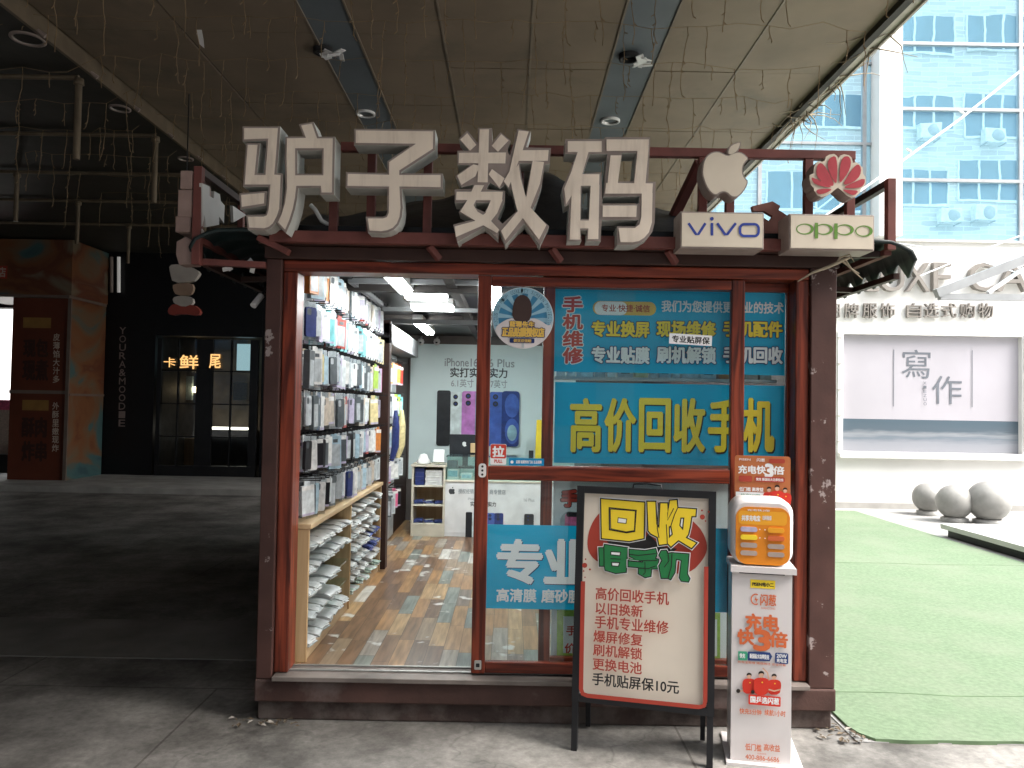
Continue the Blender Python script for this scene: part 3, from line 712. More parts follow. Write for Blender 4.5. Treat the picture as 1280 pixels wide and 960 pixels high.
letter((560, 150), [[(225,60),(330,60),(332,165),(395,92),(470,155),(445,225),(465,270),(520,65),(622,85),(585,205),(772,210),(765,330),(725,335),(705,480),(660,620),(628,680),(758,795),(690,938),(575,775),(430,935),(385,825),(375,890),(275,800),(70,915),(38,785),(180,748),(80,690),(128,620),(50,620),(50,520),(180,515),(190,485),(100,505),(55,420),(165,340),(70,335),(70,230),(160,230),(80,140),(145,78),(222,170)]],
    {0: [[(537,325),(628,325),(580,575)], [(212,620),(318,620),(275,690),(198,657)], [(298,490),(318,470),(390,515),(430,480),(455,515),(480,520),(520,680),(408,778),(372,740),(425,610),(427,530),(290,520)]]},
    faces=[[(92,148),(145,100),(213,188),(165,232)],[(328,195),(400,108),(455,155),(375,240)],[(82,248),(435,245),(430,328),(80,325)],[(238,72),(308,72),(298,470),(222,468)],
           [(70,420),(190,335),(240,345),(205,425),(100,490)],[(305,410),(330,370),(425,440),(385,510)],[(65,540),(412,540),(405,605),(60,602)],
           [(200,490),(272,492),(192,640),(222,690),(300,735),(385,825),(368,850),(262,790),(92,690),(142,610)],[(322,603),(410,600),(370,700),(315,770),(60,880),(50,800),(200,760),(282,700)],
           [(530,82),(605,90),(560,230),(455,510),(418,462),(460,390)],[(555,230),(755,228),(748,310),(520,310)],[(635,310),(720,318),(690,480),(615,670),(430,905),(398,835),(520,690),(590,570)],
           [(465,420),(530,335),(545,440),(600,640),(738,790),(682,900),(570,750),(520,680),(480,520)]], label='big white block letter with the most strokes, third on the kiosk sign')
letter((690, 155), [[(100,113),(388,113),(400,98),(738,98),(722,432),(778,432),(770,740),(752,810),(715,860),(660,895),(600,907),(490,907),(488,768),(628,768),(650,720),(372,720),(365,880),(258,880),(265,795),(215,795),(220,877),(116,880),(130,600),(95,620),(76,480),(130,360),(182,228),(98,222)]],
    {0: [[(222,468),(285,468),(280,713),(217,713)], [(284,225),(416,225),(385,545),(658,542),(652,598),(378,598),(370,362),(234,372)], [(525,217),(632,217),(612,430),(497,430)]]},
    faces=[[(118,130),(372,130),(372,212),(118,212)],[(195,205),(275,205),(225,385),(170,500),(105,605),(92,485),(140,370)],[(225,378),(355,378),(353,465),(170,465)],[(150,460),(215,460),(210,868),(132,868)],[(290,460),(355,460),(347,865),(268,865)],[(200,725),(350,725),(350,785),(200,785)],
           [(408,118),(725,118),(722,205),(408,205)],[(640,200),(722,200),(700,448),(615,448)],[(438,238),(520,238),(492,448),(415,448)],[(405,445),(755,448),(750,525),(397,525)],[(672,520),(752,520),(748,740),(725,815),(690,855),(650,880),(600,890),(512,888),(498,782),(620,782),(655,755),(668,700)],[(380,614),(635,614),(630,700),(378,700)]],
    label='big white block letter made of two boxes, fourth on the kiosk sign')

# fruit emblem, petal emblem, light boxes
mat('emblem_face', (.66, .58, .47), .4, var=.05)
mat('petal_red', (.42, .055, .07), .4, var=.12, scale=20)
s5 = 1280 / 260
ap = sc((860, 170), s5, [(84,215),(90,165),(110,122),(145,98),(185,92),(215,105),(240,118),(268,105),(305,95),(340,103),(378,140),(352,165),(338,195),(338,228),(350,258),(372,278),(355,325),(325,362),(295,382),(262,378),(235,350),(205,348),(175,368),(148,362),(118,330),(98,285),(86,245)])
lf = sc((860, 170), s5, [(240,118),(240,88),(262,52),(325,30),(326,62),(305,100),(272,122)])
def smooth(p, it=1):
    for _ in range(it):
        o = []
        for i in range(len(p)):
            a, c = p[i], p[(i+1) % len(p)]; o += [(.75*a[0]+.25*c[0], .75*a[1]+.25*c[1]), (.25*a[0]+.75*c[0], .25*a[1]+.75*c[1])]
        p = o
    return p
EF = front(-.20)
t = thing('fruit_emblem', 'cream bitten apple emblem on red posts above the blue lettered light box', 'emblem sign', EF.pt(*EF.px(905, 250)))
b = MB(); f = MB()
for p in (smooth(ap), smooth(lf)):
    pp = EF.poly(p); b.prism(pp, EF, -.10, 0, 'letter_rim', 'letter_rim'); f.prism(inset(pp, .006), EF, None, .003, 'emblem_face')
b.build('emblem_case', t); f.build('emblem_front', t)
t = thing('petal_emblem', 'round red flower petal emblem fixed to the end of the sign frame', 'emblem sign', EF.pt(*EF.px(1045, 250)))
PF = front(-.20)
hw = sc((860, 170), s5, [(748,262),(750,240),(772,230),(775,195),(785,172),(800,155),(828,158),(842,150),(848,128),(868,115),(900,110),(916,122),(926,138),(938,120),(960,112),(990,118),(1008,135),(1015,165),(1035,162),(1055,172),(1075,195),(1078,232),(1092,252),(1094,285),(1085,310),(1065,328),(1058,350),(1030,375),(1005,380),(975,365),(945,335),(922,318),(905,330),(880,352),(850,368),(820,375),(795,365),(775,335),(775,322),(756,300)])
b = MB(); b.prism(PF.poly(hw), PF, -.10, 0, 'emblem_face', 'letter_rim'); b.build('emblem_case', t)
f = MB()
for p in ([(890,329),(850,324),(782,332),(800,362),(842,355)], [(892,316),(850,318),(780,300),(758,270),(762,252)], [(900,308),(865,308),(805,270),(785,232),(795,175),(820,165),(850,200),(880,255)], [(912,298),(895,280),(862,215),(856,165),(872,135),(905,122),(916,165),(918,230)],
          [(930,298),(930,220),(938,160),(955,128),(985,125),(1003,152),(995,205),(965,255)], [(945,308),(985,240),(1015,195),(1045,172),(1064,200),(1058,245),(1020,285)], [(950,318),(1010,290),(1085,258),(1086,292),(1065,318),(1000,325)], [(942,330),(990,333),(1052,338),(1022,368),(988,358)]):
    pp = PF.poly(smooth(sc((860, 170), s5, p))); f.prism(pp, PF, None, .004, 'petal_red')
f.build('petals', t)

mat('blue_ink', (.035, .06, .30), .4); mat('green_ink', (.13, .26, .05), .4)
def lightbox(x0, y0, x1, y1, label):
    cvb = front(-.245); a0, b0, a1, b1 = cvb.rect(x0, y0, x1, y1)
    t = thing('light_box', label, 'light box sign', ((a0 + a1) / 2, -.2, b0), 'cream light boxes at the end of the sign')
    b = MB(); b.box(a0, a1, -.245, -.095, b0, b1, 'letter_rim'); b.build('box_case', t, bevel=.004)
    f = MB(); cf = front(-.2455); f.prism([(a0+.008,b0+.008),(a1-.008,b0+.008),(a1-.008,b1-.008),(a0+.008,b1-.008)], cf, 0, .004, 'emblem_face')
    return t, f, Art(f, cf, .0045)
Vx = lambda p: sc((860, 170), s5, p)
t, f, ar = lightbox(850, 265, 955, 311, 'cream light box with thin blue lettering below the apple emblem')
ar.ribbon(Vx([(2,538),(48,606),(62,606),(106,538)]), 3.2, 'blue_ink'); ar.ribbon(Vx([(146,536),(146,614)]), 3.4, 'blue_ink'); ar.disc(*Vx([(145,511)])[0], 2.4, 'blue_ink', n=12)
ar.ribbon(Vx([(178,538),(226,607),(240,607),(292,538)]), 3.2, 'blue_ink')
def rring(ar, cx, cy, w2, h2, r, wd, m):
    def p(w2, h2, r):
        o = []
        for sx, sy, t0 in ((1, 1, 0), (-1, 1, 90), (-1, -1, 180), (1, -1, 270)):
            for i in range(7):
                a = R(t0 + 15 * i); o.append((cx + sx * (w2 - r) + r * math.cos(a), cy + sy * (h2 - r) + r * math.sin(a)))
        return o
    ar.poly(p(w2, h2, r), m, [p(w2 - wd, h2 - wd, max(r - wd, .5))])
cx, cy = Vx([(375, 581)])[0]; rring(ar, cx, cy, 13.2, 9.0, 7, 3.2, 'blue_ink'); f.build('lit_face', t)
t, f, ar = lightbox(986, 268, 1093, 313, 'cream light box with green rounded lettering below the petal emblem')
def oo(cx, cy, rx, ry, side):
    x, y = Vx([(cx, cy)])[0]; ar.ring(x, y, rx / s5, (rx - 13) / s5, 'green_ink', ox=-side * 6 / s5, qo=ry / s5, qi=(ry - 7) / s5)
oo(718, 574, 55, 34, 1); oo(835, 576, 55, 34, 1); oo(962, 579, 56, 34, 1); oo(1080, 587, 54, 35, 1)
ar.ribbon(Vx([(787, 536), (787, 632)]), 4.2, 'green_ink'); ar.ribbon(Vx([(907, 540), (907, 635)]), 4.2, 'green_ink'); f.build('lit_face', t)
# rusty back of a side letter between the boxes
RB = front(-.03); b = MB()
pg = sc((860, 170), s5, [(395,432),(520,402),(568,430),(558,455),(612,490),(592,545),(560,560),(605,700),(540,722),(478,622),(462,500),(500,525),(522,492),(470,462),(402,462)])
mat('rust', (.24, .105, .085), .6, var=.2, scale=8)
b = MB(); b.prism(RB.poly(pg), RB, -.03, 0, 'rust'); b.build('letter_back', label='rusty brown back of a letter between the two light boxes', cat='sign letter')
# side sign letters at the other end, seen from behind and edge on
LB = Canvas((-1.52, 0, 0), (0, 1, 0), (0, 0, 1)); mat('letter_back_white', (.50, .48, .46), .5, var=.08)
t = thing('side_letter', 'white jagged side sign letters seen from behind beside the red side post', 'sign letter', (-1.54, .1, 2.4))
b = MB()
for pg in ([(253,229),(262,233),(262,245),(267,248),(268,239),(275,243),(276,251),(281,257),(280,279),(274,271),(274,281),(257,284),(256,268),(253,283)], [(291,257),(308,269),(292,278)], [(253,286),(259,295),(253,294)]):
    b.prism(LB.poly(pg), LB, -.015, 0, 'letter_back_white')
b.build('letter_plate', t)
mat('dusty_pink', (.30, .21, .185), .6, var=.2, scale=10)
t = thing('side_letter', 'dusty pink side sign letter seen edge on outside the red side post', 'sign letter', (-1.62, -.1, 2.4))
b = MB()
for x0, y0, x1, y1, dd in ((225, 213, 240, 236, .10), (222, 237, 240, 271, .06), (219, 270, 238, 290, .03)):
    c = front(-.12 - dd * .2); a0, b0, a1, b1 = c.rect(x0, y0, x1, y1); b.box(a0, a1, -.12 - dd * .2, .0 + dd, b0, b1, 'dusty_pink')
b.build('letter_edge', t, bevel=.004)
b = MB(); c = front(-.10); pg = [(221,302),(232,296),(243,303),(241,320),(243,330),(224,331),(220,318)]
b.prism(c.poly(pg), c, -.08, 0, 'dusty_pink'); b.build('fallen_letter', label='broken brown letter piece hanging under the side sign post', cat='sign letter')
# torn bits under the near eave
q = random.Random(9)
for px, py, lb in ((285, 335, 'torn white plastic scrap under the dark eave, beside the red bracket'), (318, 332, 'torn white plastic scrap under the dark eave, against the kiosk post')):
    p = PY(px, py, -.02); b = MB()
    for i in range(3):
        a = q.uniform(0, 3); u = Vector((math.cos(a), q.uniform(-.4, .4), math.sin(a))).normalized() * q.uniform(.012, .03); v = Vector((-math.sin(a), 0, math.cos(a))) * q.uniform(.01, .018)
        b.obox(p + Vector((q.uniform(-.03, .03), q.uniform(-.02, .02), q.uniform(-.03, .03))), u, v, u.cross(v).normalized() * .002, 'white_plastic')
    b.build('plastic_scrap', label=lb, cat='scrap')
p = PY(322, 376, .1); t = thing('spot_lamp', 'small white tube spot lamp under the dark eave beside the post', 'lamp', p)
b = MB(); b.tube([p + Vector((-.012, -.03, -.03)), p + Vector((.012, .02, .03))], .017, 'white_plastic', 12); b.build('lamp_body', t)
b = MB(); b.tube([p + Vector((.012, .02, .03)), p + Vector((.04, .06, .10))], .006, 'black_metal', 6); b.build('stem', t)
# dead branch on the near end of the eave
b = MB(); Bp = lambda *a: [PY(x, y, -.17) for x, y in a]
b.tube(Bp((997,352),(1015,341),(1035,334),(1052,326),(1062,322)), [.003,.006,.008,.009,.006], 'twig', 6)
b.tube(Bp((1052,326),(1060,332),(1068,340),(1078,349)), [.006,.005,.004,.002], 'twig', 6); b.tube(Bp((1045,330),(1050,322),(1062,318),(1068,328)), [.005,.005,.004,.002], 'twig', 6)
b.tube(Bp((1056,324),(1064,336),(1074,342)), [.005,.004,.002], 'twig', 6)
b.build('dead_branch', label='dry bent branch hanging at the corner of the kiosk under the light box', cat='branch')
# ------------------------------------------------------------------ lit tubes inside the kiosk
emat('led', (.95, 1.0, .99), 6.0)
emat('led_far', (.95, 1.0, .99), 23.)
def tube_light(x0, x1, y0, y1, z, label, m='led', group='ceiling lights inside the kiosk'):
    t = thing('ceiling_light', label, 'ceiling lamp', ((x0+x1)/2, (y0+y1)/2, z), group)
    b = MB(); b.box(x0 - .008, x1 + .008, y0 - .008, y1 + .008, z - .018, z + .03, 'white_plastic'); b.build('lamp_tray', t)
    b = MB(); b.box(x0, x1, y0, y1, z - .045, z - .0185, m); b.build('diffuser', t)
tube_light(-.715, -.645, .22, 1.02, 2.30, 'long white light box on the kiosk ceiling, nearest to the open door')
tube_light(-.74, -.46, 1.36, 1.50, 2.33, 'wide flat ceiling light in front of its twin above the shop floor')
tube_light(-.75, -.45, 1.78, 1.96, 2.31, 'wide flat ceiling light behind its twin above the shop floor')
tube_light(-.86, -.79, 2.75, 3.8, 2.30, 'long white light box behind the cross beam of the kiosk ceiling', 'led_far')
tube_light(-.15, -.085, .75, 1.9, 2.30, 'long white light box behind the round sticker on the door')
tube_light(.55, .62, 2.0, 3.2, 2.30, 'long white light box above the counter behind the blue posters', 'led_far')

# ------------------------------------------------------------------ wall rack with packets
IX = -1.202
mat('rack_black', (.02, .02, .022), .5)
t = thing('wall_rack', 'black slatted rack covering the wall above the wooden shelf', 'rack', (IX, 1.3, .95))
b = MB(); b.box(IX + .001, IX + .014, .16, 2.36, .955, 2.34, 'rack_black')
for i in range(14): b.box(IX + .015, IX + .024, .16, 2.36, .98 + i * .1, 1.045 + i * .1, 'brown_plain')
b.build('slat_board', t)
HY = [.19 + i * .0945 for i in range(23)]
RZ = [2.335, 2.105, 1.872, 1.635, 1.40, 1.165]
b = MB()
for r in range(6):
    b.tube([(IX + .03, .17, RZ[r] - .012), (IX + .03, 2.35, RZ[r] - .012)], .008, 'rack_black', 6)
    for y in HY:
        b.tube([(IX + .02, y, RZ[r] - .01), (IX + .21, y, RZ[r] - .012), (IX + .215, y, RZ[r] + .008)], .0032, 'rack_black', 5)
b.build('hooks', t)
PC = {'clear': (.62, .66, .67), 'milky white': (.72, .71, .69), 'pale grey': (.46, .49, .51), 'pale blue': (.40, .54, .62), 'beige': (.56, .48, .40), 'black': (.022, .022, .026),
      'dark grey': (.10, .115, .125), 'red': (.42, .05, .035), 'lilac': (.47, .42, .55), 'pink': (.75, .16, .30), 'lime green': (.38, .55, .10), 'cream yellow': (.66, .56, .30), 'teal': (.20, .52, .55), 'navy': (.035, .05, .17), 'orange': (.60, .22, .06)}
for n, c in PC.items(): mat('pack_' + n, c, .28, var=.22, scale=30)
_pk = {}
def pack_mesh(kind, col):
    if (kind, col) in _pk: return _pk[(kind, col)]
    b = MB(); cvp = Canvas((0, 0, 0), (0, 1, 0), (0, 0, 1)); mm = 'pack_' + col
    if kind == 'box':
        b.box(-.013, .013, -.046, .046, -.205, -.012, mm); a = Art(b, cvp, .0135); a.ab([(-.036,-.19),(.036,-.19),(.036,-.06),(-.036,-.06)], 'pack_pale grey' if col != 'pale grey' else 'pack_milky white'); a.ab([(-.018,-.05),(.018,-.05),(.018,-.03),(-.018,-.03)], 'pack_dark grey')
        b.box(-.002, .002, -.02, .02, -.012, .012, mm)
    elif kind == 'case':
        b.prism(rr(-.040, -.185, .040, -.022, .012, 4), cvp, -.006, .006, mm); a = Art(b, cvp, .0065)
        a.ab(rr(-.034, -.066, -.002, -.030, .008, 3), 'pack_dark grey' if col != 'dark grey' else 'pack_pale grey')
        b.box(-.001, .001, -.047, .047, -.205, .012, 'film'); b.box(-.0075, -.005, -.046, .046, -.03, .012, 'pack_milky white')
    else:
        b.prism(rr(-.045, -.200, .045, -.015, .006, 3), cvp, -.004, .009, mm); a = Art(b, cvp, .0095)
        a.ab([(-.043,-.045),(.043,-.045),(.043,-.018),(-.043,-.018)], 'pack_milky white'); a.ab([(-.043,-.198),(.043,-.198),(.043,-.185),(-.043,-.185)], 'pack_' + ('lilac' if col != 'lilac' else 'red'))
        b.box(-.001, .001, -.02, .02, -.015, .012, mm)
    o = b.build('packet', origin=(0, 0, 0)); me = o.data; bpy.data.objects.remove(o); _pk[(kind, col)] = me
    return me
q = random.Random(11)
RN = ['top', 'second', 'third', 'fourth', 'fifth', 'lowest']
rowpal = [['clear', 'milky white', 'pale blue', 'pale grey', 'clear', 'pale grey', 'beige', 'lilac'], ['clear', 'pale blue', 'milky white', 'teal', 'pale grey', 'clear', 'lilac', 'pale grey'],
          ['beige', 'milky white', 'milky white', 'pale grey', 'clear', 'lilac', 'dark grey', 'pale blue'], ['clear', 'pale grey', 'dark grey', 'milky white', 'lilac', 'pale grey', 'beige', 'clear'],
          ['pale grey', 'black', 'clear', 'pale grey', 'dark grey', 'milky white', 'lilac', 'pale blue'], ['milky white', 'beige', 'clear', 'pale blue', 'milky white', 'pale grey', 'dark grey', 'clear']]
spec = {(0,0):'orange',(0,1):'pale blue',(0,2):'milky white',(0,3):'orange',(1,0):'navy',(1,7):'red',(1,22):'cream yellow',(1,4):'teal',(2,2):'cream yellow',(2,19):'lime green',(2,20):'cream yellow',(2,22):'pink',(3,2):'dark grey',(3,9):'red',(3,21):'lime green',(3,18):'cream yellow',
        (4,0):'black',(4,2):'black',(4,3):'black',(4,21):'orange',(4,22):'cream yellow',(2,4):'dark grey',(0,14):'dark grey',(5,10):'navy',(5,4):'black'}
def place_packet(col, kind, x, y, z, a, tilt, label, group):
    o = bpy.data.objects.new('phone_packet', pack_mesh(kind, col)); COL.objects.link(o); o.location = (x, y, z); o.rotation_euler = (tilt, 0, a); o.scale = (q.uniform(.8, 1.5), q.uniform(.85, 1.05), q.uniform(.86, 1.04)); WL[o] = Vector((x, y, z))
    tag(o, label, 'packet', group); return o
DEP = ['against the board', 'in the middle', 'at the tip']
for r in range(6):
    for i, y in enumerate(HY):
        n = 3 if q.random() < .10 else 2; c0 = spec.get((r, i)) or q.choice(rowpal[r]); a0 = -R(q.uniform(4, 38))
        pass
        for j in range(n):
            kk = q.choice(('box', 'case', 'pouch', 'case')); col = c0 if q.random() < .75 or (r, i) in spec else q.choice(rowpal[r])
            x = IX + .05 + j * (.058 if n == 3 else .085) + q.uniform(-.006, .008); z = RZ[r] - .022 + q.uniform(-.006, .002)
            place_packet(col, kk, x, y + q.uniform(-.012, .012), z, a0 + R(q.uniform(-8, 8)), R(q.uniform(-3, 3)),
                         '%s packet %s on %s hook from the door, %s row' % (col, DEP[j] if n == 3 else DEP[j * 2], ORD[i], RN[r]), 'phone case packets on the wall rack')

# ------------------------------------------------------------------ wooden shelf with film bundles
t = thing('wooden_shelf', 'low pale wooden shelf unit with two open bays along the wall', 'shelf', (-1.1, 1.25, .222))
SX0, SX1 = IX + .002, -1.035
b = MB(); b.box(SX0, SX1 + .012, .14, 2.37, .905, .932, 'pine_y'); b.build('top', t, bevel=.003)
for y in (.145, 1.19, 2.345):
    b = MB(); b.box(SX0, SX1, y, y + .022, .223, .904, 'pine_z'); b.build('side_panel', t, bevel=.002)
b = MB(); b.box(SX0, SX1 - .01, .168, 2.344, .223, .30, 'pine_y'); b.build('plinth_board', t)
levels = [[.30, .425, .55, .672, .79], [.30, .39, .48, .57, .66, .74, .82]]
bays = [(.168, 1.188), (1.213, 2.343)]
for bi, (y0, y1) in enumerate(bays):
    for z in levels[bi][1:]:
        b = MB(); b.box(SX0, SX1 - .012, y0 + .001, y1 - .001, z - .012, z, 'case_glass' if bi == 0 else 'pine_y'); b.build('shelf_board', t)
mat('sleeve_white', (.66, .67, .66), .35, var=.12, scale=25); mat('sleeve_grey', (.42, .45, .45), .35, var=.2, scale=25); mat('sleeve_blue', (.07, .10, .30), .4, var=.3, scale=25); mat('sleeve_green', (.45, .56, .50), .4, var=.15)
def bundle_mesh(sd, mats):
    q = random.Random(sd); b = MB(); n = q.randint(3, 6); z = .001
    for i in range(n):
        h = q.uniform(.005, .0085); dx = q.uniform(-.008, .014); dy = q.uniform(-.014, .014); a = R(q.uniform(-10, 10)); u = Vector((math.cos(a), math.sin(a), q.uniform(-.06, .02))) * q.uniform(.070, .080)
        v = Vector((-math.sin(a), math.cos(a), q.uniform(-.05, .05))) * q.uniform(.045, .058)
        c = Vector((dx, dy, z + h / 2)); N = u.cross(v).normalized()
        # slightly crumpled sleeve: grid sheet with thickness
        G = 4; top = []; bot = []
        for k in range(G + 1):
            for l in range(G + 1):
                p = c + u * (2*k/G - 1) + v * (2*l/G - 1) + N * q.uniform(-.0022, .0022) - Vector((0, 0, .012 * max(0, (2*k/G - 1)) ** 2)); top.append(p + N * h / 2.4); bot.append(p - N * h / 2.4)
        m = q.choice(mats); fs = [(k*(G+1)+l, (k+1)*(G+1)+l, (k+1)*(G+1)+l+1, k*(G+1)+l+1) for k in range(G) for l in range(G)]
        b.add(top, fs, m); b.add(bot, [f[::-1] for f in fs], m)
        rim = [k*(G+1) for k in range(G+1)] + [G*(G+1)+l for l in range(1, G+1)] + [k*(G+1)+G for k in range(G-1, -1, -1)] + [l for l in range(G-1, 0, -1)]
        b.add([top[k] for k in rim] + [bot[k] for k in rim], [(k, len(rim)+k, len(rim)+(k+1) % len(rim), (k+1) % len(rim)) for k in range(len(rim))], m)
        z += h
    o = b.build('film_bundle', origin=(0, 0, 0)); me = o.data; bpy.data.objects.remove(o); return me
bw = [bundle_mesh(i, ['sleeve_white', 'sleeve_white', 'sleeve_grey']) for i in range(6)]; bb = [bundle_mesh(20 + i, ['sleeve_blue', 'sleeve_blue', 'sleeve_grey', 'sleeve_white']) for i in range(2)]; bgm = [bundle_mesh(30 + i, ['sleeve_green', 'sleeve_white']) for i in range(2)]
LV = ['bottom', 'second', 'third', 'fourth', 'fifth', 'sixth', 'top']
for bi, (y0, y1) in enumerate(bays):
    N = 7; lv = levels[bi]
    for li, z in enumerate(lv):
        nm = 'bottom' if li == 0 else 'top' if li == len(lv) - 1 else LV[li]
        for i in range(N):
            if bi == 0 and li in (1, 2) and i in (5, 6): continue
            y = y0 + (i + .5) * (y1 - y0) / N + q.uniform(-.01, .01); cl, me = 'white', q.choice(bw)
            if bi == 1 and li in (2, 3) and i in (4, 5, 6): cl, me = 'blue', q.choice(bb)
            elif bi == 1 and li == 0: cl, me = 'green', q.choice(bgm)
            o = bpy.data.objects.new('film_bundle', me); COL.objects.link(o); o.location = (SX0 + .088 + q.uniform(-.003, .012), y, z + .001); o.rotation_euler = (0, 0, R(q.uniform(-7, 7))); o.scale = (1, 1, q.uniform(.65, .95)); WL[o] = o.location.copy()
            tag(o, '%s film bundle, %s from door, %s level, %s bay' % (cl, ORD[i], nm, 'near' if bi == 0 else 'far'), 'bundle', 'film sleeve bundles in the wooden shelf')

# inner post and second rack further back
b = MB(); b.box(IX + .001, -1.0, 2.40, 2.50, .223, 2.24, 'brown_plain'); b.box(IX + .001, -1.0, 2.40, 4.3, 2.05, 2.22, 'trunking'); b.build('inner_post', label='dark red wooden post between the two wall racks', cat='post', bevel=.004)
t = thing('wall_rack', 'narrow rack with straps and coloured goods behind the red inner post', 'rack', (IX, 3.2, .23))
b = MB(); b.box(IX + .001, IX + .02, 2.52, 4.0, .24, 2.04, 'pack_pale grey'); b.build('slat_board', t)
b = MB()
for r in range(5):
    b.tube([(IX + .026, 2.56, 1.96 - r * .3), (IX + .026, 3.96, 1.96 - r * .3)], .007, 'rack_black', 6)
    for i in range(6): b.tube([(IX + .02, 2.66 + i * .22, 1.96 - r * .3), (IX + .15, 2.66 + i * .22, 1.958 - r * .3)], .004, 'rack_black', 5)
b.build('hooks', t)
sc2 = [['orange', 'pink', 'orange', 'beige', 'orange', 'red'], ['pale blue', 'teal', 'dark grey', 'clear', 'lime green', 'teal'], ['clear', 'navy', 'pale blue', 'cream yellow', 'lime green', 'cream yellow'], ['milky white', 'clear', 'lilac', 'milky white', 'pale grey', 'clear'], ['lilac', 'pink', 'dark grey', 'clear', 'pink', 'black']]
for r in range(5):
    for i in range(6):
        place_packet(sc2[r][i], q.choice(('box', 'pouch', 'pouch')), IX + .09, 2.66 + i * .22, 1.94 - r * .3, -R(q.uniform(25, 60)), 0, '%s packet on the far rack, %s from the post, %s row' % (sc2[r][i], ORD[i], RN[r] if r < 4 else 'lowest'), 'packets on the narrow far rack')
def strap(y, z, m, lb):
    b = MB(); b.tube([(IX + .15, y, z), (IX + .155, y - .01, z - .15), (IX + .15, y + .01, z - .33), (IX + .12, y, z - .46)], [.016, .034, .036, .02], m, 8); b.build('woven_strap', label=lb, cat='strap', group='straps on the narrow far rack')
strap(3.15, 1.5, 'pack_navy', 'blue woven strap hanging on the narrow far rack'); strap(3.55, 1.5, 'pack_cream yellow', 'yellow woven strap hanging on the narrow far rack')
# baseboard things: dark case by the far rack
# ------------------------------------------------------------------ back of the shop
BY = KD - .075
mat('poster_mint', (.64, .75, .75), .5, var=.02); mat('ink_dark', (.05, .055, .06), .5); mat('ink_grey', (.28, .31, .32), .5)
cvb = front(BY - .012); b = MB(); a0, b0, a1, b1 = cvb.rect(512, 431, 692, 600)
b.box(a0, a1 + .25, BY - .012, BY - .002, b0, b1, 'poster_mint'); ar = Art(b, cvb, .001, .0012)
ar.text('iPhone16', 556, 448, 597, 458, 'ink_grey', .02); ar.text('16 Plus', 606, 449, 643, 459, 'ink_grey', .02)
ar.text('实打实的实力', 563, 460, 634, 472, 'ink_dark', .025); ar.text('6.1英寸', 564, 474, 592, 484, 'ink_grey', .01); ar.text('6.7英寸', 607, 475, 634, 485, 'ink_grey', .01)
for nm, c in (('ph_black', (.02, .022, .026)), ('ph_white', (.60, .68, .68)), ('ph_pink', (.50, .20, .52)), ('ph_teal', (.25, .42, .50)), ('ph_blue', (.045, .10, .38)), ('ph_deep', (.012, .03, .16))): mat(nm, c, .35, var=.25, scale=14)
def phone(ar, x0, y0, x1, y1, m, lens=True):
    ar.rrect(x0, y0, x1, y1, (x1 - x0) * .16, m)
    if lens:
        xm = x0 + (x1 - x0) * .42
        for yy in (.09, .22): ar.disc(xm, y0 + (y1 - y0) * yy, (x1 - x0) * .17, 'ph_black', n=14); ar.disc(xm, y0 + (y1 - y0) * yy, (x1 - x0) * .08, 'ph_deep', n=10)
phone(ar, 562, 490, 580, 557, 'ph_white'); phone(ar, 546, 488, 563, 557, 'ph_black', False); phone(ar, 577, 489, 597, 557, 'ph_pink'); phone(ar, 594, 490, 612, 557, 'ph_teal'); phone(ar, 611, 490, 631, 558, 'ph_blue')
ar.rrect(627, 489, 649, 558, 4, 'ph_deep'); ar.disc(640, 507, 9, 'ph_blue', 15, 20); ar.disc(640, 539, 9, 'ph_blue', 16, 20); ar.disc(640, 541, 6, 'ph_teal', 10, 20)
b.build('wall_poster', label='large mint green poster of six phones on the back wall of the shop', cat='poster')
# cameras
for px, lb in ((526, 'small white camera at the top of the back wall, by the corner'), (546, 'small white camera at the top of the back wall, above the dark poster phone')):
    p = PY(px, 427, BY - .1); t = thing('security_camera', lb, 'camera', p, 'cameras on the back wall')
    b = MB(); b.lathe(p, [(0, .04), (.03, .03), (.04, 0), (.03, -.03), (0, -.045)], 'white_plastic', 14); b.build('camera_head', t)
    b = MB(); b.tube([p + Vector((0, 0, .03)), p + Vector((0, .08, .06))], .012, 'white_plastic', 8); b.build('bracket', t)
    b = MB(); b.lathe(p + Vector((0, -.035, -.01)), [(0, .004), (.013, .002), (.014, -.004)], 'black_metal', 10, (0, -1, 0)); b.build('lens', t)
# shelf unit at the back
SY0 = 3.98; c = front(SY0); A0, B0, A1, B1 = c.rect(514, 581, 556, 672)
t = thing('back_shelf', 'small cream shelf unit with blue and white boxes beside the counter', 'shelf', ((A0 + A1) / 2, SY0 + .15, .223)); mat('cream', (.60, .56, .46), .5)
b = MB(); b.box(A0, A0 + .02, SY0, SY0 + .3, .223, B1 - .02, 'cream'); b.box(A1 - .02, A1, SY0, SY0 + .3, .223, B1 - .02, 'cream'); b.box(A0 + .021, A1 - .021, SY0 + .28, SY0 + .3, .223, B1 - .02, 'pine_z'); b.build('carcass', t)
b = MB(); b.box(A0 - .01, A1 + .01, SY0 - .01, SY0 + .31, B1 - .019, B1, 'cream'); b.build('top', t)
zz = [c.px(535, y)[1] for y in (607, 631, 655)]
for z in zz: b = MB(); b.box(A0 + .021, A1 - .021, SY0 + .002, SY0 + .279, z - .014, z, 'cream'); b.build('shelf_board', t)
b = MB(); b.box(A0 + .021, A1 - .021, SY0 + .004, SY0 + .02, .223, zz[2] - .015, 'cream'); b.build('kick_board', t)
for i in range(4):
    z = zz[0] + .001 + i * .044; b = MB(); b.box(A0 + .03, A0 + .125, SY0 + .03, SY0 + .2, z, z + .042, 'pack_navy'); b.build('carton', label='dark blue carton in the back shelf stack, %s from the bottom' % ORD[i], cat='box', group='blue cartons in the back shelf', bevel=.003)
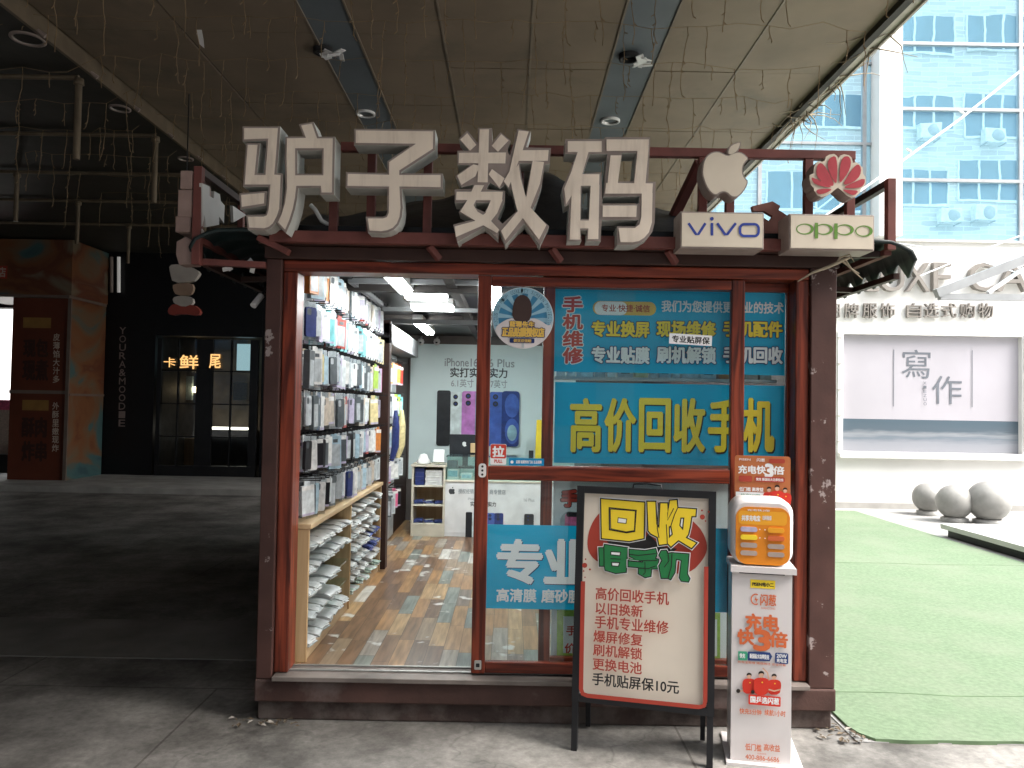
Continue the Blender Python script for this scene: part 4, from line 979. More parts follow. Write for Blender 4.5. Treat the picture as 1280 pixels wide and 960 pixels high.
for i in range(6):
    z = zz[0] + .001 + i * .026; b = MB(); b.box(A0 + .135 + .004 * (i % 2), A1 - .03, SY0 + .02, SY0 + .22, z, z + .023, 'sleeve_white'); b.build('paper_pack', label='white flat pack in the back shelf pile, %s from the bottom' % ORD[i], cat='pack', group='white packs in the back shelf', bevel=.002)
for r in (1, 2):
    for i in range(3):
        o = bpy.data.objects.new('film_bundle', bb[i % 2]); COL.objects.link(o); o.location = (A0 + .07 + i * .10, SY0 + .12, zz[r] + .001); o.rotation_euler = (0, 0, R(90 + 8 * i)); o.scale = (.8, .8, 1.5 - .2 * i); WL[o] = o.location.copy()
        tag(o, 'blue bag bundle on the %s board of the back shelf, %s from the rack' % ('middle' if r == 1 else 'lowest', ORD[i]), 'bundle', 'blue bags in the back shelf')
p = c.pt(*c.px(528, 580), -.1); b = MB(); b.lathe(p, [(.07, 0), (.075, .02), (.05, .05), (.035, .09), (0, .10)], 'white_plastic', 14); b.build('paper_roll', label='white crumpled paper roll on top of the back shelf', cat='paper')
p = c.pt(*c.px(548, 580), -.05); b = MB(); b.obox(p + Vector((0, 0, .075)), (.055, 0, 0), (0, .025, .06), (0, .02, -.008), 'sleeve_white'); b.build('desk_card', label='white price card leaning on top of the back shelf', cat='card')
# counter
c = front(4.0); A0, B0, A1, B1 = c.rect(555, 601, 690, 676); A1 = 1.2
t = thing('shop_counter', 'white shop counter with a phone poster front and a glass case on top', 'counter', ((A0 + A1) / 2, 4.2, .223)); mat('counter_white', (.70, .71, .71), .4)
b = MB(); b.box(A0, A1, 4.0, 4.45, .224, B1 - .02, 'counter_white'); b.box(A0 - .01, A1, 3.99, 4.46, B1 - .019, B1, 'cream'); b.build('cabinet', t, bevel=.003)
cc = front(3.998); b = MB(); ar = Art(b, cc, .0004, .0008); ar.ab([(A0 + .01, .26), (A1 - .02, .26), (A1 - .02, B1 - .04), (A0 + .01, B1 - .04)], 'counter_white')
ar.poly(smooth([(560.8,612.5),(562.6,610.8),(565,611.3),(567.4,611),(568.6,612.5),(567.6,614),(568.8,616),(567.4,617.8),(565.4,617.4),(563.2,617.9),(561.4,616.4)]), 'ink_dark'); ar.poly([(565,610.6),(565.4,609),(566.8,608.4),(566.4,610)], 'ink_dark')
ar.text('授权经销', 573, 611, 592, 617, 'ink_grey', .02); ar.text('商专营店', 612, 612, 632, 618, 'ink_grey', .02); ar.text('iPhone16', 585, 622, 598, 625, 'ink_grey'); ar.text('16 Plus', 655, 623, 668, 627, 'ink_grey')
ar.text('实打实的实力', 588, 627, 620, 633, 'ink_dark', .02)
phone(ar, 582, 640, 590, 673, 'ph_black', False); phone(ar, 590, 641, 600, 673, 'ph_white'); phone(ar, 600, 641, 609, 673, 'ph_pink'); phone(ar, 608, 641, 619, 674, 'ph_blue'); phone(ar, 618, 641, 629, 674, 'ph_deep'); phone(ar, 655, 642, 667, 676, 'ph_black')
b.build('poster_front', t)
Z1 = c.px(600, 572)[1]
b = MB(); b.box(A0 + .02, A1 - .02, 4.02, 4.025, B1 + .001, Z1, 'case_glass'); b.box(A0 + .02, A1 - .02, 4.40, 4.405, B1 + .001, Z1, 'case_glass'); b.box(A0 + .02, A0 + .025, 4.026, 4.399, B1 + .001, Z1, 'case_glass'); b.box(A0 + .01, A1, 4.01, 4.42, Z1 + .001, Z1 + .008, 'case_glass'); b.build('glass_case', t)
def small(px0, py0, px1, py1, Y, d, m, name, lb, cat, m2=None):
    cvx = front(Y); a0, b0, a1, b1 = cvx.rect(px0, py0, px1, py1); b = MB(); b.box(a0, a1, Y, Y + d, b0, b1, m)
    if m2: b.box(a0 + .01, a1 - .01, Y - .004, Y - .001, b0 + (b1 - b0) * .35, b1 - .01, m2)
    return b.build(name, label=lb, cat=cat, bevel=.006)
zc = lambda y: y
small(559, 587, 573, 600.5, 4.08, .12, 'white_plastic', 'receipt_printer', 'white receipt printer standing inside the glass case', 'printer', 'ph_teal')
small(576, 592, 590, 600.5, 4.1, .15, 'sleeve_white', 'white_box', 'small white box lying inside the glass case', 'box', 'pack_pale blue')
small(560, 576, 572, 585.5, 4.14, .12, 'pack_dark grey', 'card_reader', 'small dark machine behind the white receipt printer', 'machine')
small(612, 590, 630, 600.5, 4.1, .14, 'pack_clear', 'white_box', 'clear box inside the glass case behind the door rail', 'box')
cvx = front(4.46); a0, b0, a1, b1 = cvx.rect(562, 543, 601, 568)
t = thing('monitor', 'black monitor with a small white emblem on its back behind the counter', 'monitor', ((a0 + a1) / 2, 4.48, b0)); b = MB(); b.box(a0, a1, 4.46, 4.49, b0, b1, 'ph_black'); b.build('screen_back', t, bevel=.004)
b = MB(); b.box((a0+a1)/2 - .03, (a0+a1)/2 + .03, 4.495, 4.52, .9, b0 + .1, 'ph_black'); b.box((a0+a1)/2 - .1, (a0+a1)/2 + .1, 4.47, 4.60, .875, .899, 'ph_black'); b.build('stand', t)
b = MB(); ar = Art(b, front(4.459)); ar.poly(smooth([(578,553),(580,552),(583,553),(582,555.5),(583.5,557),(580.5,558.5),(578,556.5)]), 'sleeve_white'); b.build('emblem', t)
small(588, 554, 597, 566, 4.44, .012, 'pine_z', 'tan_card', 'tan card leaning at the corner of the black monitor', 'card')
cvx = front(4.5); a0, b0, a1, b1 = cvx.rect(668, 525, 680, 605); mat('yellow', (.72, .52, .03), .4)
t = thing('yellow_stand', 'tall yellow tool stand on the far end of the counter', 'stand', ((a0 + a1) / 2, 4.55, b0)); b = MB(); b.prism([(a0, b0), (a1, b0), (a1, b1 - .03), (a1 - .02, b1), (a0 + .02, b1)], front(4.5), -.08, 0, 'yellow'); b.build('board', t); b = MB(); b.box(a0 - .06, a0 - .01, 4.5, 4.53, b0, b0 + .36, 'ph_black'); b.build('frame', t)

# ------------------------------------------------------------------ posters in the windows
SKY = srgb(0, 146, 200); mat('poster_blue', (.0, .40, .66), .5, var=.03); mat('poster_blue2', (.0, .22, .47), .5, var=.03)
mat('ink_white', (.82, .82, .82), .45, var=.03); mat('ink_yellow', (.90, .66, .04), .45, var=.03); mat('ink_navy', (.012, .03, .12), .5); mat('ink_red', (.55, .05, .03), .45, var=.04); mat('ink_gold', (.75, .48, .10), .45)
mat('ink_brownred', (.40, .055, .035), .5, var=.06); mat('ink_black', (.02, .018, .018), .5)
def poster(cv, x0, y0, x1, y1, m, amax=None):
    a0, b0, a1, b1 = cv.rect(x0, y0, x1, y1)
    if amax: a1 = min(a1, amax)
    b = MB(); Y = cv.o.y; b.box(a0, a1, Y, Y + .0015, b0, b1, m); return b, Art(b, cv, .0006)
c = front(.0965)
b, ar = poster(c, 693, 361, 991, 467, 'poster_blue', 1.398)
for ch, y0, y1 in (('手', 371, 390), ('机', 393, 411), ('维', 414, 433), ('修', 435, 454)): ar.text(ch, 704, y0, 728, y1, 'ink_red', .045, 'ink_white', .06)
ar.rrect(741, 377, 820, 394, 8.4, 'ink_gold'); ar.rrect(743, 377, 784, 394, 8, 'ink_white'); ar.text('专业·快捷·诚信', 752, 381, 812, 390, 'ink_brownred', .02)
ar.text('我们为您提供更专业的技术', 827, 377, 979, 391, 'ink_white', .03)
for s, x0, x1 in (('专业换屏', 740, 811), ('现场维修', 821, 894), ('手机配件', 904, 977)): ar.text(s, x0, 402, x1, 421, 'ink_yellow', .045, 'ink_navy', .05)
for s, x0, x1 in (('专业贴膜', 740, 811), ('刷机解锁', 821, 894), ('手机回收', 904, 977)): ar.text(s, x0, 434, x1, 454, 'ink_white', .045, 'ink_navy', .05)
b.build('blue_poster', label='blue poster with red vertical writing, the upper one behind the door glass', cat='poster')
b, ar = poster(c, 693, 480, 991, 581, 'poster_blue', 1.398)
for i, ch in enumerate('高价回收手机'):
    x0 = 713 + i * 43.1; ar.text(ch, x0 + 2.2, 500.5, x0 + 39.2, 566, 'ink_black', .026)
for i, ch in enumerate('高价回收手机'):
    x0 = 713 + i * 43.1; ar.text(ch, x0 + .8, 499, x0 + 37.4, 564, 'ink_yellow', .026)
b.build('blue_poster', label='blue poster with one line of large yellow characters behind the door glass', cat='poster')
# shelf rail with goods seen between the two posters
b = MB(); b.box(.22, 1.38, .16, .30, 1.705, 1.72, 'alu'); rgq = random.Random(4); x = .23
b.build('display_ledge', label='thin metal ledge between the two blue posters behind the glass', cat='ledge')
i = 0
while x < 1.33:
    wd = rgq.uniform(.03, .09); cl = rgq.choice(['milky white', 'pale grey', 'beige', 'orange', 'clear', 'cream yellow']); b = MB(); h = rgq.uniform(.05, .12)
    b.box(x, x + wd, .17, .26, 1.721, 1.721 + h, 'pack_' + cl); b.box(x + wd * .2, x + wd * .8, .1685, .1699, 1.721 + h * .3, 1.721 + h * .8, 'pack_' + rgq.choice(['red', 'dark grey', 'pale blue']))
    b.build('small_box', label='%s box on the ledge between the blue posters, %s from the door stile' % (cl, ORD[i] if i < 18 else 'last'), cat='box', group='boxes on the ledge between the posters', bevel=.002); x += wd + .012; i += 1
b, ar = poster(front(.0965), 690, 601, 975, 832, 'ink_white', 1.398)
ar.text('手', 702, 613, 722, 633, 'ink_red', .06, 'ink_black', .05); ar.text('机维修', 726, 613, 800, 633, 'ink_red', .06, 'ink_black', .05)
ar.disc(713, 652, 13, 'pack_pale grey'); ar.rrect(706, 642, 722, 662, 3, 'pack_pink'); ar.rrect(708, 640, 722, 646, 2, 'ink_black')
ar.poly([(696,762),(900,766),(900,830),(696,826)], 'lime'  if 'lime' in M else 'pack_lime green'); ar.poly([(704,770),(896,774),(896,820),(704,816)], 'ink_white'); ar.text('手机', 708, 782, 736, 794, 'ink_red', .03); ar.text('价格', 706, 804, 734, 816, 'ink_red', .03)
b.build('white_poster', label='white poster with red writing and a green frame behind the sandwich board', cat='poster')
b, ar = poster(front(.016), 607, 658, 910, 763, 'poster_blue')
for i, ch in enumerate('专业贴膜'):
    x0 = 623 + i * 59
    ar.text(ch, x0 + 1, 677, x0 + 54, 729, 'ink_navy', .05); ar.text(ch, x0, 676, x0 + 53, 728, 'ink_white', .05)
ar.text('高清膜', 621, 736, 670, 752, 'ink_white', .035); ar.text('磨砂膜', 677, 737, 726, 753, 'ink_white', .035); ar.text('防窥膜', 734, 738, 783, 754, 'ink_white', .035)
b.build('blue_poster', label='blue banner with white characters across the lower door glass', cat='poster')
# round sticker
c = front(-.0062); b = MB(); ar = Art(b, c); mat('ray_blue', (.06, .26, .45), .4); mat('ray_pale', (.32, .55, .68), .4); mat('sticker_skin', (.06, .035, .03), .5); mat('sticker_pale', (.70, .64, .64), .5)
cx, cy, r = 653.5, 397.5, 38.5; ar.disc(cx, cy, r, 'ink_white', n=64); ar.disc(cx, cy, r - 1, 'ray_blue', n=64)
for i in range(14):
    a0 = 2 * math.pi * i / 14; ar.poly([(cx, cy), (cx + 31 * math.cos(a0), cy + 31 * math.sin(a0)), (cx + 31 * math.cos(a0 + .2), cy + 31 * math.sin(a0 + .2))], 'ray_pale')
ar.ring(cx, cy, r - 1, r - 8, 'ray_pale', n=64)
a0c, b0c = c.px(cx, cy); kpx = c.px(cx + 1, cy)[0] - a0c
txt = 'FOCUS ON HIGH QUALITY SCREEN PROTECTOR'
for i, ch in enumerate(txt):
    if ch == ' ': continue
    th = R(196 - 212 * i / (len(txt) - 1)); rr0 = 31.6 * kpx
    def xf(a, bb, th=th): 
        rad = rr0 + bb; return (a0c + math.cos(th) * rad + math.sin(th) * a, b0c + math.sin(th) * rad - math.cos(th) * a)
    ar.h -= .0004; ar.text_ab(ch, -1.35 * kpx, 0, 1.35 * kpx, 4.6 * kpx, 'ink_navy', .09, xf=xf)
ar.up(); ar.poly(smooth([(620,408),(632,400),(642,397),(648,403),(659,403),(665,397),(676,401),(687,409),(690,399),(688,414),(678,428),(664,435),(653,436),(641,434),(628,427),(619,415)]), 'sticker_pale')
ar.poly(smooth([(640,398),(641,382),(645,372),(653,368),(661,372),(665,382),(664,398),(656,405),(650,405)]), 'sticker_skin'); ar.poly([(652,405),(655,405),(655,435),(652,435)], 'pack_pale grey')
ar.text('蓝猩先生', 637, 402, 668, 410, 'ink_gold', .06, 'ink_navy', .09); ar.text('正品贴膜授权店', 628, 410, 680, 421, 'ink_gold', .06, 'ink_navy', .09)
ar.rrect(637, 423, 668, 429, 1.5, 'ink_navy'); ar.text('假货双倍赔', 642, 424, 664, 428, 'ink_gold', .03)
b.prism([c.px(cx + r * math.cos(2*math.pi*i/48), cy + r * math.sin(2*math.pi*i/48)) for i in range(48)], c, -.001, .0001, 'ink_white')
b.build('round_sticker', label='round blue sticker with yellow writing at the top corner of the door glass', cat='sticker')
c = front(-.0062); b = MB(); ar = Art(b, c); a0, b0, a1, b1 = c.rect(613, 555, 633, 581); b.prism(rr(a0, b0, a1, b1, .008), c, -.001, .0001, 'ink_white'); ar.rrect(613.3, 555.4, 632.7, 573, 2, 'ink_red'); ar.text('拉', 616, 558, 630, 571, 'ink_white', .05); ar.text('PULL', 618, 574.5, 628, 578.5, 'ink_red', .04)
b.build('door_sticker', label='small red and white pull sticker beside the door stile', cat='sticker')
b = MB(); ar = Art(b, c); a0, b0, a1, b1 = c.rect(636, 573, 680, 582); b.box(a0, a1, -.0062, -.0055, b0, b1, 'poster_blue2'); ar.disc(640, 577.5, 2, 'ink_white', n=12); ar.text('蓝猩 贴膜授权门店 正品保障', 645, 575.5, 677, 579.5, 'ink_white', .02)
b.build('strip_sticker', label='narrow blue strip sticker with tiny white writing above the door rail', cat='sticker')
cT = Canvas((0, -.0062, 0), (1, 0, -.045), (.045, 0, 1)); b = MB(); ar = Art(b, cT); a0, b0, a1, b1 = cT.rect(836.5, 418, 890, 431)
b.prism([(a0,b0),(a1,b0),(a1,b1),(a0,b1)], cT, -.001, .0002, 'ink_white'); ar.text('专业贴屏保', 840, 420.5, 887, 429, 'ink_black', .035)
b.build('paper_strip', label='slightly tilted white paper strip with black writing on the door glass', cat='sticker')
# ------------------------------------------------------------------ sandwich board
FL = PZ(713, 938, 0); FR = Vector((.905, -.463, 0))
u = (FR - FL).normalized(); W = (FR - FL).length; bk = Vector((-u.y, u.x, 0))
_r = ray(722, 607); AB = Canvas(FL, u, EYE + _r * ((FL - EYE).dot(u) / _r.dot(u)) - FL)
print('BOARD', AB.v, AB.px(722, 607), AB.px(901, 617), W)
HT = AB.px(722, 607)[1]; PB = AB.px(719, 876)[1]
t = thing('sandwich_board', 'black framed sandwich board with red, yellow and green writing before the kiosk', 'sign board', (FL + FR) / 2)
def abar(b, a0, b0, a1, b1, h0, h1, m, cv=AB):
    b.prism([(a0,b0),(a1,b0),(a1,b1),(a0,b1)], cv, h0, h1, m)
b = MB(); fw_ = .033
abar(b, 0, PB, fw_, HT, -.03, .006, 'black_metal'); abar(b, W - fw_, PB, W, HT, -.03, .006, 'black_metal'); abar(b, fw_ + .0005, HT - fw_, W - fw_ - .0005, HT, -.03, .006, 'black_metal'); abar(b, fw_ + .0005, PB, W - fw_ - .0005, PB + fw_, -.03, .006, 'black_metal')
b.build('frame', t, bevel=.003)
for a in (0.002, W - fw_ + .002):
    b = MB(); abar(b, a, 0.0, a + fw_ - .006, PB - .0005, -.028, .002, 'black_metal'); b.build('leg', t, bevel=.002)
top = AB.pt(0, HT - .03, -.04); 
for a in (.03, W - .06):
    p = AB.pt(a + .01, HT - .04, -.055); f = AB.pt(a + .01, 0, 0) + bk * .27; f.z = .012
    b = MB(); b.bar(p, f, .026, .022, 'black_metal', tuple(u)); b.build('leg', t)
b = MB(); abar(b, .03, PB, W - .03, HT, -.034, -.031, 'black_metal'); b.build('back_sheet', t)
b = MB(); m = AB.px(809, 607)[0]; b.tube([AB.pt(m - .065, HT - .002, -.01), AB.pt(m - .062, HT + .018, -.01), AB.pt(m, HT + .023, -.01), AB.pt(m + .062, HT + .018, -.01), AB.pt(m + .065, HT - .002, -.01)], .005, 'black_metal', 8); b.build('handle', t)
mat('board_paper', (.74, .655, .55), .4, var=.03); mat('board_green', (.025, .20, .065), .45, var=.05)
b = MB(); cvp = Canvas(AB.pt(0, 0, -.012), AB.u, AB.v); b.prism([(fw_, PB + fw_), (W - fw_, PB + fw_), (W - fw_, HT - fw_), (fw_, HT - fw_)], cvp, -.01, 0, 'board_paper'); ar = Art(b, cvp, .0003, .0007)
Z = lambda pts: [(720 + x / 6, 600 + y / 6) for x, y in pts]
ar.poly(smooth(Z([(80,470),(110,330),(200,215),(420,150),(640,160),(800,250),(930,350),(990,480),(970,580),(850,710),(640,690),(420,650),(180,630),(100,560)]), 2), 'ink_brownred')
ar.poly(Z([(230,460),(520,440),(540,400),(640,500),(760,515),(700,560),(300,520)]), 'ink_black')
def boldglyph(ch, x0, y0, x1, y1, m):
    ar.text(ch, x0, y0, x1, y1, 'ink_white', .105, None); ar.text(ch, x0, y0, x1, y1, 'ink_black', .085); ar.text(ch, x0, y0, x1, y1, m, .048)
# hand cut outline letters
def cut(pts, m, holes=(), ow=1.6, ww=.9):
    p = [tuple(x) for x in cvp.poly(Z(pts))]; k = abs(cvp.px(801, 700)[0] - cvp.px(800, 700)[0])
    ar.ab(inset(p, -(ow / 2 + ww) * k), 'ink_white'); ar.ab(inset(p, -ow / 2 * k), 'ink_black')
    hs = [cvp.poly(Z(h)) for h in holes]; ar.ab(inset(p, ow / 2 * k), m, [inset(h, -ow / 2 * k) for h in hs])
    for h in hs: ar.ab(inset(h, ow * .45 * k), 'ink_white')
for h in ([(320,285),(380,290),(376,322),(318,318)],): pass
cut([(185,138),(518,165),(512,440),(400,462),(190,440)], 'ink_yellow', [[(250,208),(452,228),(440,385),(380,395),(252,372)]])
cut([(258,217),(446,232),(438,378),(378,388),(262,365)], 'ink_yellow', [[(318,282),(382,292),(376,325),(314,318)]], 1.0, .0)
cut([(532,158),(600,158),(608,330),(622,350),(630,170),(690,170),(690,240),(702,150),(760,145),(765,205),(905,215),(900,275),(870,275),(860,345),(845,410),(830,430),(908,470),(868,515),(770,455),(712,505),(690,480),(622,490),(610,430),(560,405),(540,380)], 'ink_yellow',
    [[(788,285),(808,285),(800,365),(780,340)], [(702,350),(712,350),(722,405),(702,425)]])
cut([(172,505),(210,505),(216,480),(392,505),(380,690),(300,700),(220,675),(214,645),(178,645)], 'board_green', [[(264,535),(336,540),(332,565),(264,558)], [(270,615),(330,618),(320,645),(272,640)]], 1.3)
cut([(400,515),(520,525),(600,510),(612,555),(600,585),(622,590),(620,665),(570,665),(565,720),(520,730),(468,700),(470,655),(392,648),(392,600),(460,600),(400,570)], 'board_green', [[(400,590),(500,602),(500,612),(400,604)]], 1.3)
cut([(622,560),(640,525),(680,522),(690,545),(720,540),(850,550),(838,700),(856,735),(845,762),(790,755),(775,730),(790,600),(755,592),(745,690),(712,745),(690,735),(640,735),(622,640),(645,600)], 'board_green', (), 1.3)
for l in ([(213,500),(215,648)], [(262,586),(340,590)], [(400,553),(470,562),(602,548)], [(470,656),(545,660),(600,640)], [(398,600),(470,606),(520,600),(612,600)], [(690,528),(700,600),(664,650)], [(722,545),(718,640),(692,735)], [(520,610),(522,690),(505,705)]): ar.ribbon(Z(l), 1.1, 'ink_black')
for l in ([(622,170),(612,360),(625,430)], [(690,240),(688,300),(720,240),(735,210)], [(688,480),(680,330)], [(765,205),(740,260),(712,345)]): ar.ribbon(Z(l), 1.2, 'ink_black')
for x, y, r in ((948,275,19),(945,226,7),(995,236,7),(972,304,6),(73,634,19),(80,588,6),(112,664,8),(66,676,6),(76,722,5)): ar.disc(*Z([(x, y)])[0], r / 6, 'ink_brownred', n=18)
for s, x0, x1, yc, hh, m in (('高价回收手机', 746, 836.5, 743.5, 15.5, 'ink_brownred'), ('以旧换新', 746, 804, 760.5, 14.5, 'ink_brownred'), ('手机专业维修', 745, 836, 779, 15.5, 'ink_brownred'), ('爆屏修复', 743.5, 804, 795.5, 14.5, 'ink_brownred'),
                             ('刷机解锁', 743, 803.5, 812.5, 14.5, 'ink_brownred'), ('更换电池', 742.5, 803, 830, 14.5, 'ink_brownred'), ('手机贴屏保10元', 742, 849, 851, 15.5, 'ink_black')): ar.text(s, x0, yc - hh / 2, x1, yc + hh / 2, m, .022)
ar.ribbon([(730.5, 725), (728, 858), (730, 864), (736, 866.5), (874, 880.5), (880, 879), (881.5, 874), (882.8, 707)], 5.2, 'ink_brownred')
b.build('printed_sheet', t)

# ------------------------------------------------------------------ charging stand with power bank cabinet
P0 = PZ(913, 953, 0); YAW = R(11)
def stc(h): return Canvas(P0 - Vector((math.sin(YAW), math.cos(YAW), 0)) * h, (math.cos(YAW), -math.sin(YAW), 0))   # h = distance in front of the column face
c = stc(0); a0, b0, a1, b1 = c.rect(914, 712, 989.5, 957); ztop = c.px(952, 708)[1]; a0 = 0
mat('stand_white', (.66, .62, .61), .35, var=.04); mat('ink_orange', (.62, .14, .045), .45); mat('ink_tag', (.05, .35, .20), .4); mat('ink_blue', (.02, .05, .18), .4); mat('skin', (.62, .38, .27), .5); mat('hair', (.02, .015, .012), .5); mat('shirt_red', (.58, .035, .02), .5)
t = thing('charging_stand', 'white charging stand with red and orange print beside the sandwich board', 'stand', c.pt((a0 + a1) / 2, 0, -.1))
def cb_(b, x0, x1, z0, z1, h0, h1, m): return b.prism([(x0,z0),(x1,z0),(x1,z1),(x0,z1)], c, h0, h1, m)
b = MB(); cb_(b, a0, a1, .014, ztop - .028, -.19, 0, 'stand_white'); b.build('column', t, bevel=.006)
b = MB(); cb_(b, a0 - .008, a1 + .016, ztop - .027, ztop, -.21, .02, 'stand_white'); b.build('top_plate', t, bevel=.004)
b = MB(); cb_(b, a0 - .02, a1 + .05, 0, .013, -.30, .03, 'stand_white'); b.build('base_plate', t, bevel=.003)
b = MB(); cs = stc(.0008); ar = Art(b, cs, .0003, .0005)
ar.rect(924, 716.5, 981, 718, 'ink_black'); ar.rect(938, 725, 969, 735.5, 'ink_yellow'); ar.text('PISEN电小二', 940.5, 728, 967, 733, 'ink_black', .05)
ar.ribbon([(944.5 + 5.6 * math.cos(R(a)), 749 + 6.4 * math.sin(R(a))) for a in range(60, 301, 20)], 1.5, 'ink_orange'); ar.poly([(945,745),(943,750),(945,750),(944.4,754),(947.5,748.5),(945.4,748.5)], 'ink_orange')
ar.text('闪葱', 950.5, 743, 970, 757, 'ink_orange', .02); ar.text('SHANCONG', 951, 759, 969, 761.5, 'ink_orange')
ar.text('充电', 932, 768, 973, 788, 'ink_orange', .045); ar.text('快', 922, 787, 942, 805, 'ink_orange', .045); ar.text('3', 943, 788, 962, 812, 'ink_orange', .07); ar.text('倍', 962, 790, 984, 808.5, 'ink_orange', .045)
ar.poly([(922.5,813.5),(933,813.7),(936,819.5),(933,825),(922.5,824.5)], 'ink_tag'); ar.poly([(934.5,813.8),(962,815),(965,820),(962,826),(934.5,825)], 'ink_blue'); ar.text('快充', 924.5, 816, 931, 822, 'ink_white', .03); ar.text('新国标大功率快充', 937, 817, 961, 823, 'ink_white', .03)
ar.rrect(968.5, 815.5, 985, 829, 2, 'ink_blue'); ar.text('20W', 970.5, 817, 983, 821.5, 'ink_white', .04); ar.text('充电宝', 970.5, 822.5, 983, 827.5, 'ink_white', .03)
ar.text('充电宝租借 随借随还 安全可靠', 922, 827, 982, 830, 'ink_orange', .01)
def sport(x, y, s):
    ar.poly(smooth([(x-8*s,y+5*s),(x-3.5*s,y+3*s),(x+3.5*s,y+3*s),(x+8.5*s,y+5.5*s),(x+9*s,y+13*s),(x+6.5*s,y+22*s),(x-6.5*s,y+22*s),(x-8.5*s,y+13*s)]), 'shirt_red')
    ar.disc(x, y, 2.6 * s, 'skin', 3.4 * s, 16); ar.poly(smooth([(x-3*s,y+.4*s),(x-3.2*s,y-3*s),(x,y-4.6*s),(x+3.2*s,y-3*s),(x+3*s,y+.4*s),(x+2*s,y-1.8*s),(x-2*s,y-1.6*s)]), 'hair'); ar.disc(x + 1 * s, y + 8 * s, .8 * s, 'ink_yellow', n=8)
ar.ribbon([(958,855),(960.5,848),(959,840),(953,834)], 1.7, 'skin'); ar.ribbon([(936,860),(929,862),(924,863)], 1.8, 'skin'); ar.disc(922.5, 862.5, 2.6, 'hair', n=14)
sport(936, 844, 1.0); sport(967, 845, 1.0); sport(951, 842, 1.15); ar.ribbon([(960,860),(967,862),(975,860)], 1.8, 'skin'); ar.disc(940.5, 863, 2.4, 'hair', n=12)
ar.rrect(935, 867.5, 975, 880, 1.5, 'shirt_red'); ar.text('国乒选闪葱', 937.5, 869.5, 973, 877.5, 'ink_white', .04)
ar.text('快充5分钟', 924, 884, 951, 891, 'ink_orange', .02); ar.text('续航1小时', 955, 885.5, 981, 893, 'ink_orange', .02)
ar.text('低门槛', 931, 927.5, 951, 936, 'ink_orange', .02); ar.text('高收益', 954, 928, 974, 936.5, 'ink_orange', .02); ar.text('招商热线', 946, 938.5, 957, 940.5, 'ink_orange'); ar.text('400-886-6686', 931, 942, 973, 948, 'ink_orange', .02)
b.build('print', t)

cb = stc(0); a0, b0, a1, b1 = cb.rect(913.5, 624, 992.5, 708); b0 = ztop + .001
t = thing('power_bank_cabinet', 'rounded white power bank dispenser with an orange front on the charging stand', 'dispenser', cb.pt((a0 + a1) / 2, b0, -.1))
b = MB(); dm = [rr(a0 + i, b0 + i, a1 - i, b1 - i, .062 - i * .6, 8) for i in (0, .006, .016)]
n = len(dm[0]); vs = []; hs_ = [(-.16, .012), (-.155, 0), (-.03, 0), (-.008, .006), (0, .018)]
for y, i in hs_: vs += [cb.pt(x, z, y) for x, z in rr(a0 + i, b0 + (i if i < .012 else i), a1 - i, b1 - i, .064 - i * .7, 8)]
fs = [(r * n + k, r * n + (k + 1) % n, (r + 1) * n + (k + 1) % n, (r + 1) * n + k) for r in range(len(hs_) - 1) for k in range(n)]
b.add(vs, [f[::-1] for f in fs], 'stand_white', True); b.add(vs[-n:], [tuple(range(n))], 'stand_white'); b.add(vs[:n], [tuple(range(n))[::-1]], 'stand_white'); b.build('shell', t)
mat('face_orange', (.72, .24, .02), .3, var=.04); mat('face_bright', (.80, .36, .03), .3, var=.04); mat('slot_grey', (.42, .33, .28), .4)
b = MB(); cf = stc(.0005); fa0, fb0, fa1, fb1 = cf.rect(919.5, 634, 987.5, 706); b.prism(rr(fa0, fb0, fa1, fb1, .05, 8), cf, 0, .004, 'face_orange'); ar = Art(b, cf, .0042, .0005)
ar.rrect(923, 639, 983.5, 656, 5, 'face_bright'); ar.text('共享充电宝', 927, 644, 950, 651, 'ink_white', .04); ar.text('扫码租借', 953, 644.5, 964, 650, 'ink_white', .02); ar.text('充电快3倍', 934, 636.5, 962, 639, 'ink_white', .02)
for yy in (661.5, 672): ar.disc(949.5, yy, .8, 'ink_white', n=8); ar.disc(956, yy + .5, .8, 'ink_white', n=8)
b.build('front_panel', t)
for j in range(4):
    for s in (0, 1):
        x0 = (925.5, 959.5)[s]; y0 = 658.5 + j * (9.9, 10.1)[s] + s * 1.5
        m = [['pack_lilac', 'face_bright'], ['ink_yellow', 'shirt_orange'], ['slot_grey', 'slot_grey'], ['slot_grey', 'slot_grey']][j][s]
        if m == 'shirt_orange': m = 'ink_orange'
        q0 = stc(.005); qa0, qb0, qa1, qb1 = q0.rect(x0, y0, x0 + 21, y0 + 6); b = MB(); b.prism(rr(qa0, qb0, qa1, qb1, .0095, 5), q0, .0, .006 if j < 2 else .003, m); b.build('power_bank' if j < 2 else 'slot', t, bevel=.001)
cc_ = stc(-.185); a0, b0, a1, b1 = cc_.rect(918.5, 570, 988, 645); b0 = ztop + .001; mat('card_orange', (.46, .15, .055), .4, var=.05)
b = MB(); b.prism(rr(a0, b0, a1, b1, .012, 4), cc_, -.006, 0, 'card_orange'); ar = Art(b, cc_, .0003, .0005)
ar.text('充电快', 923, 582, 957, 592, 'ink_white', .04); ar.text('3', 957, 580.5, 966, 596, 'ink_white', .08); ar.text('倍', 966.5, 583, 980, 593, 'ink_white', .04); ar.text('闪葱', 946, 573, 956, 577, 'ink_white', .02); ar.text('PISEN', 924, 573, 938, 575.5, 'ink_white', .02)
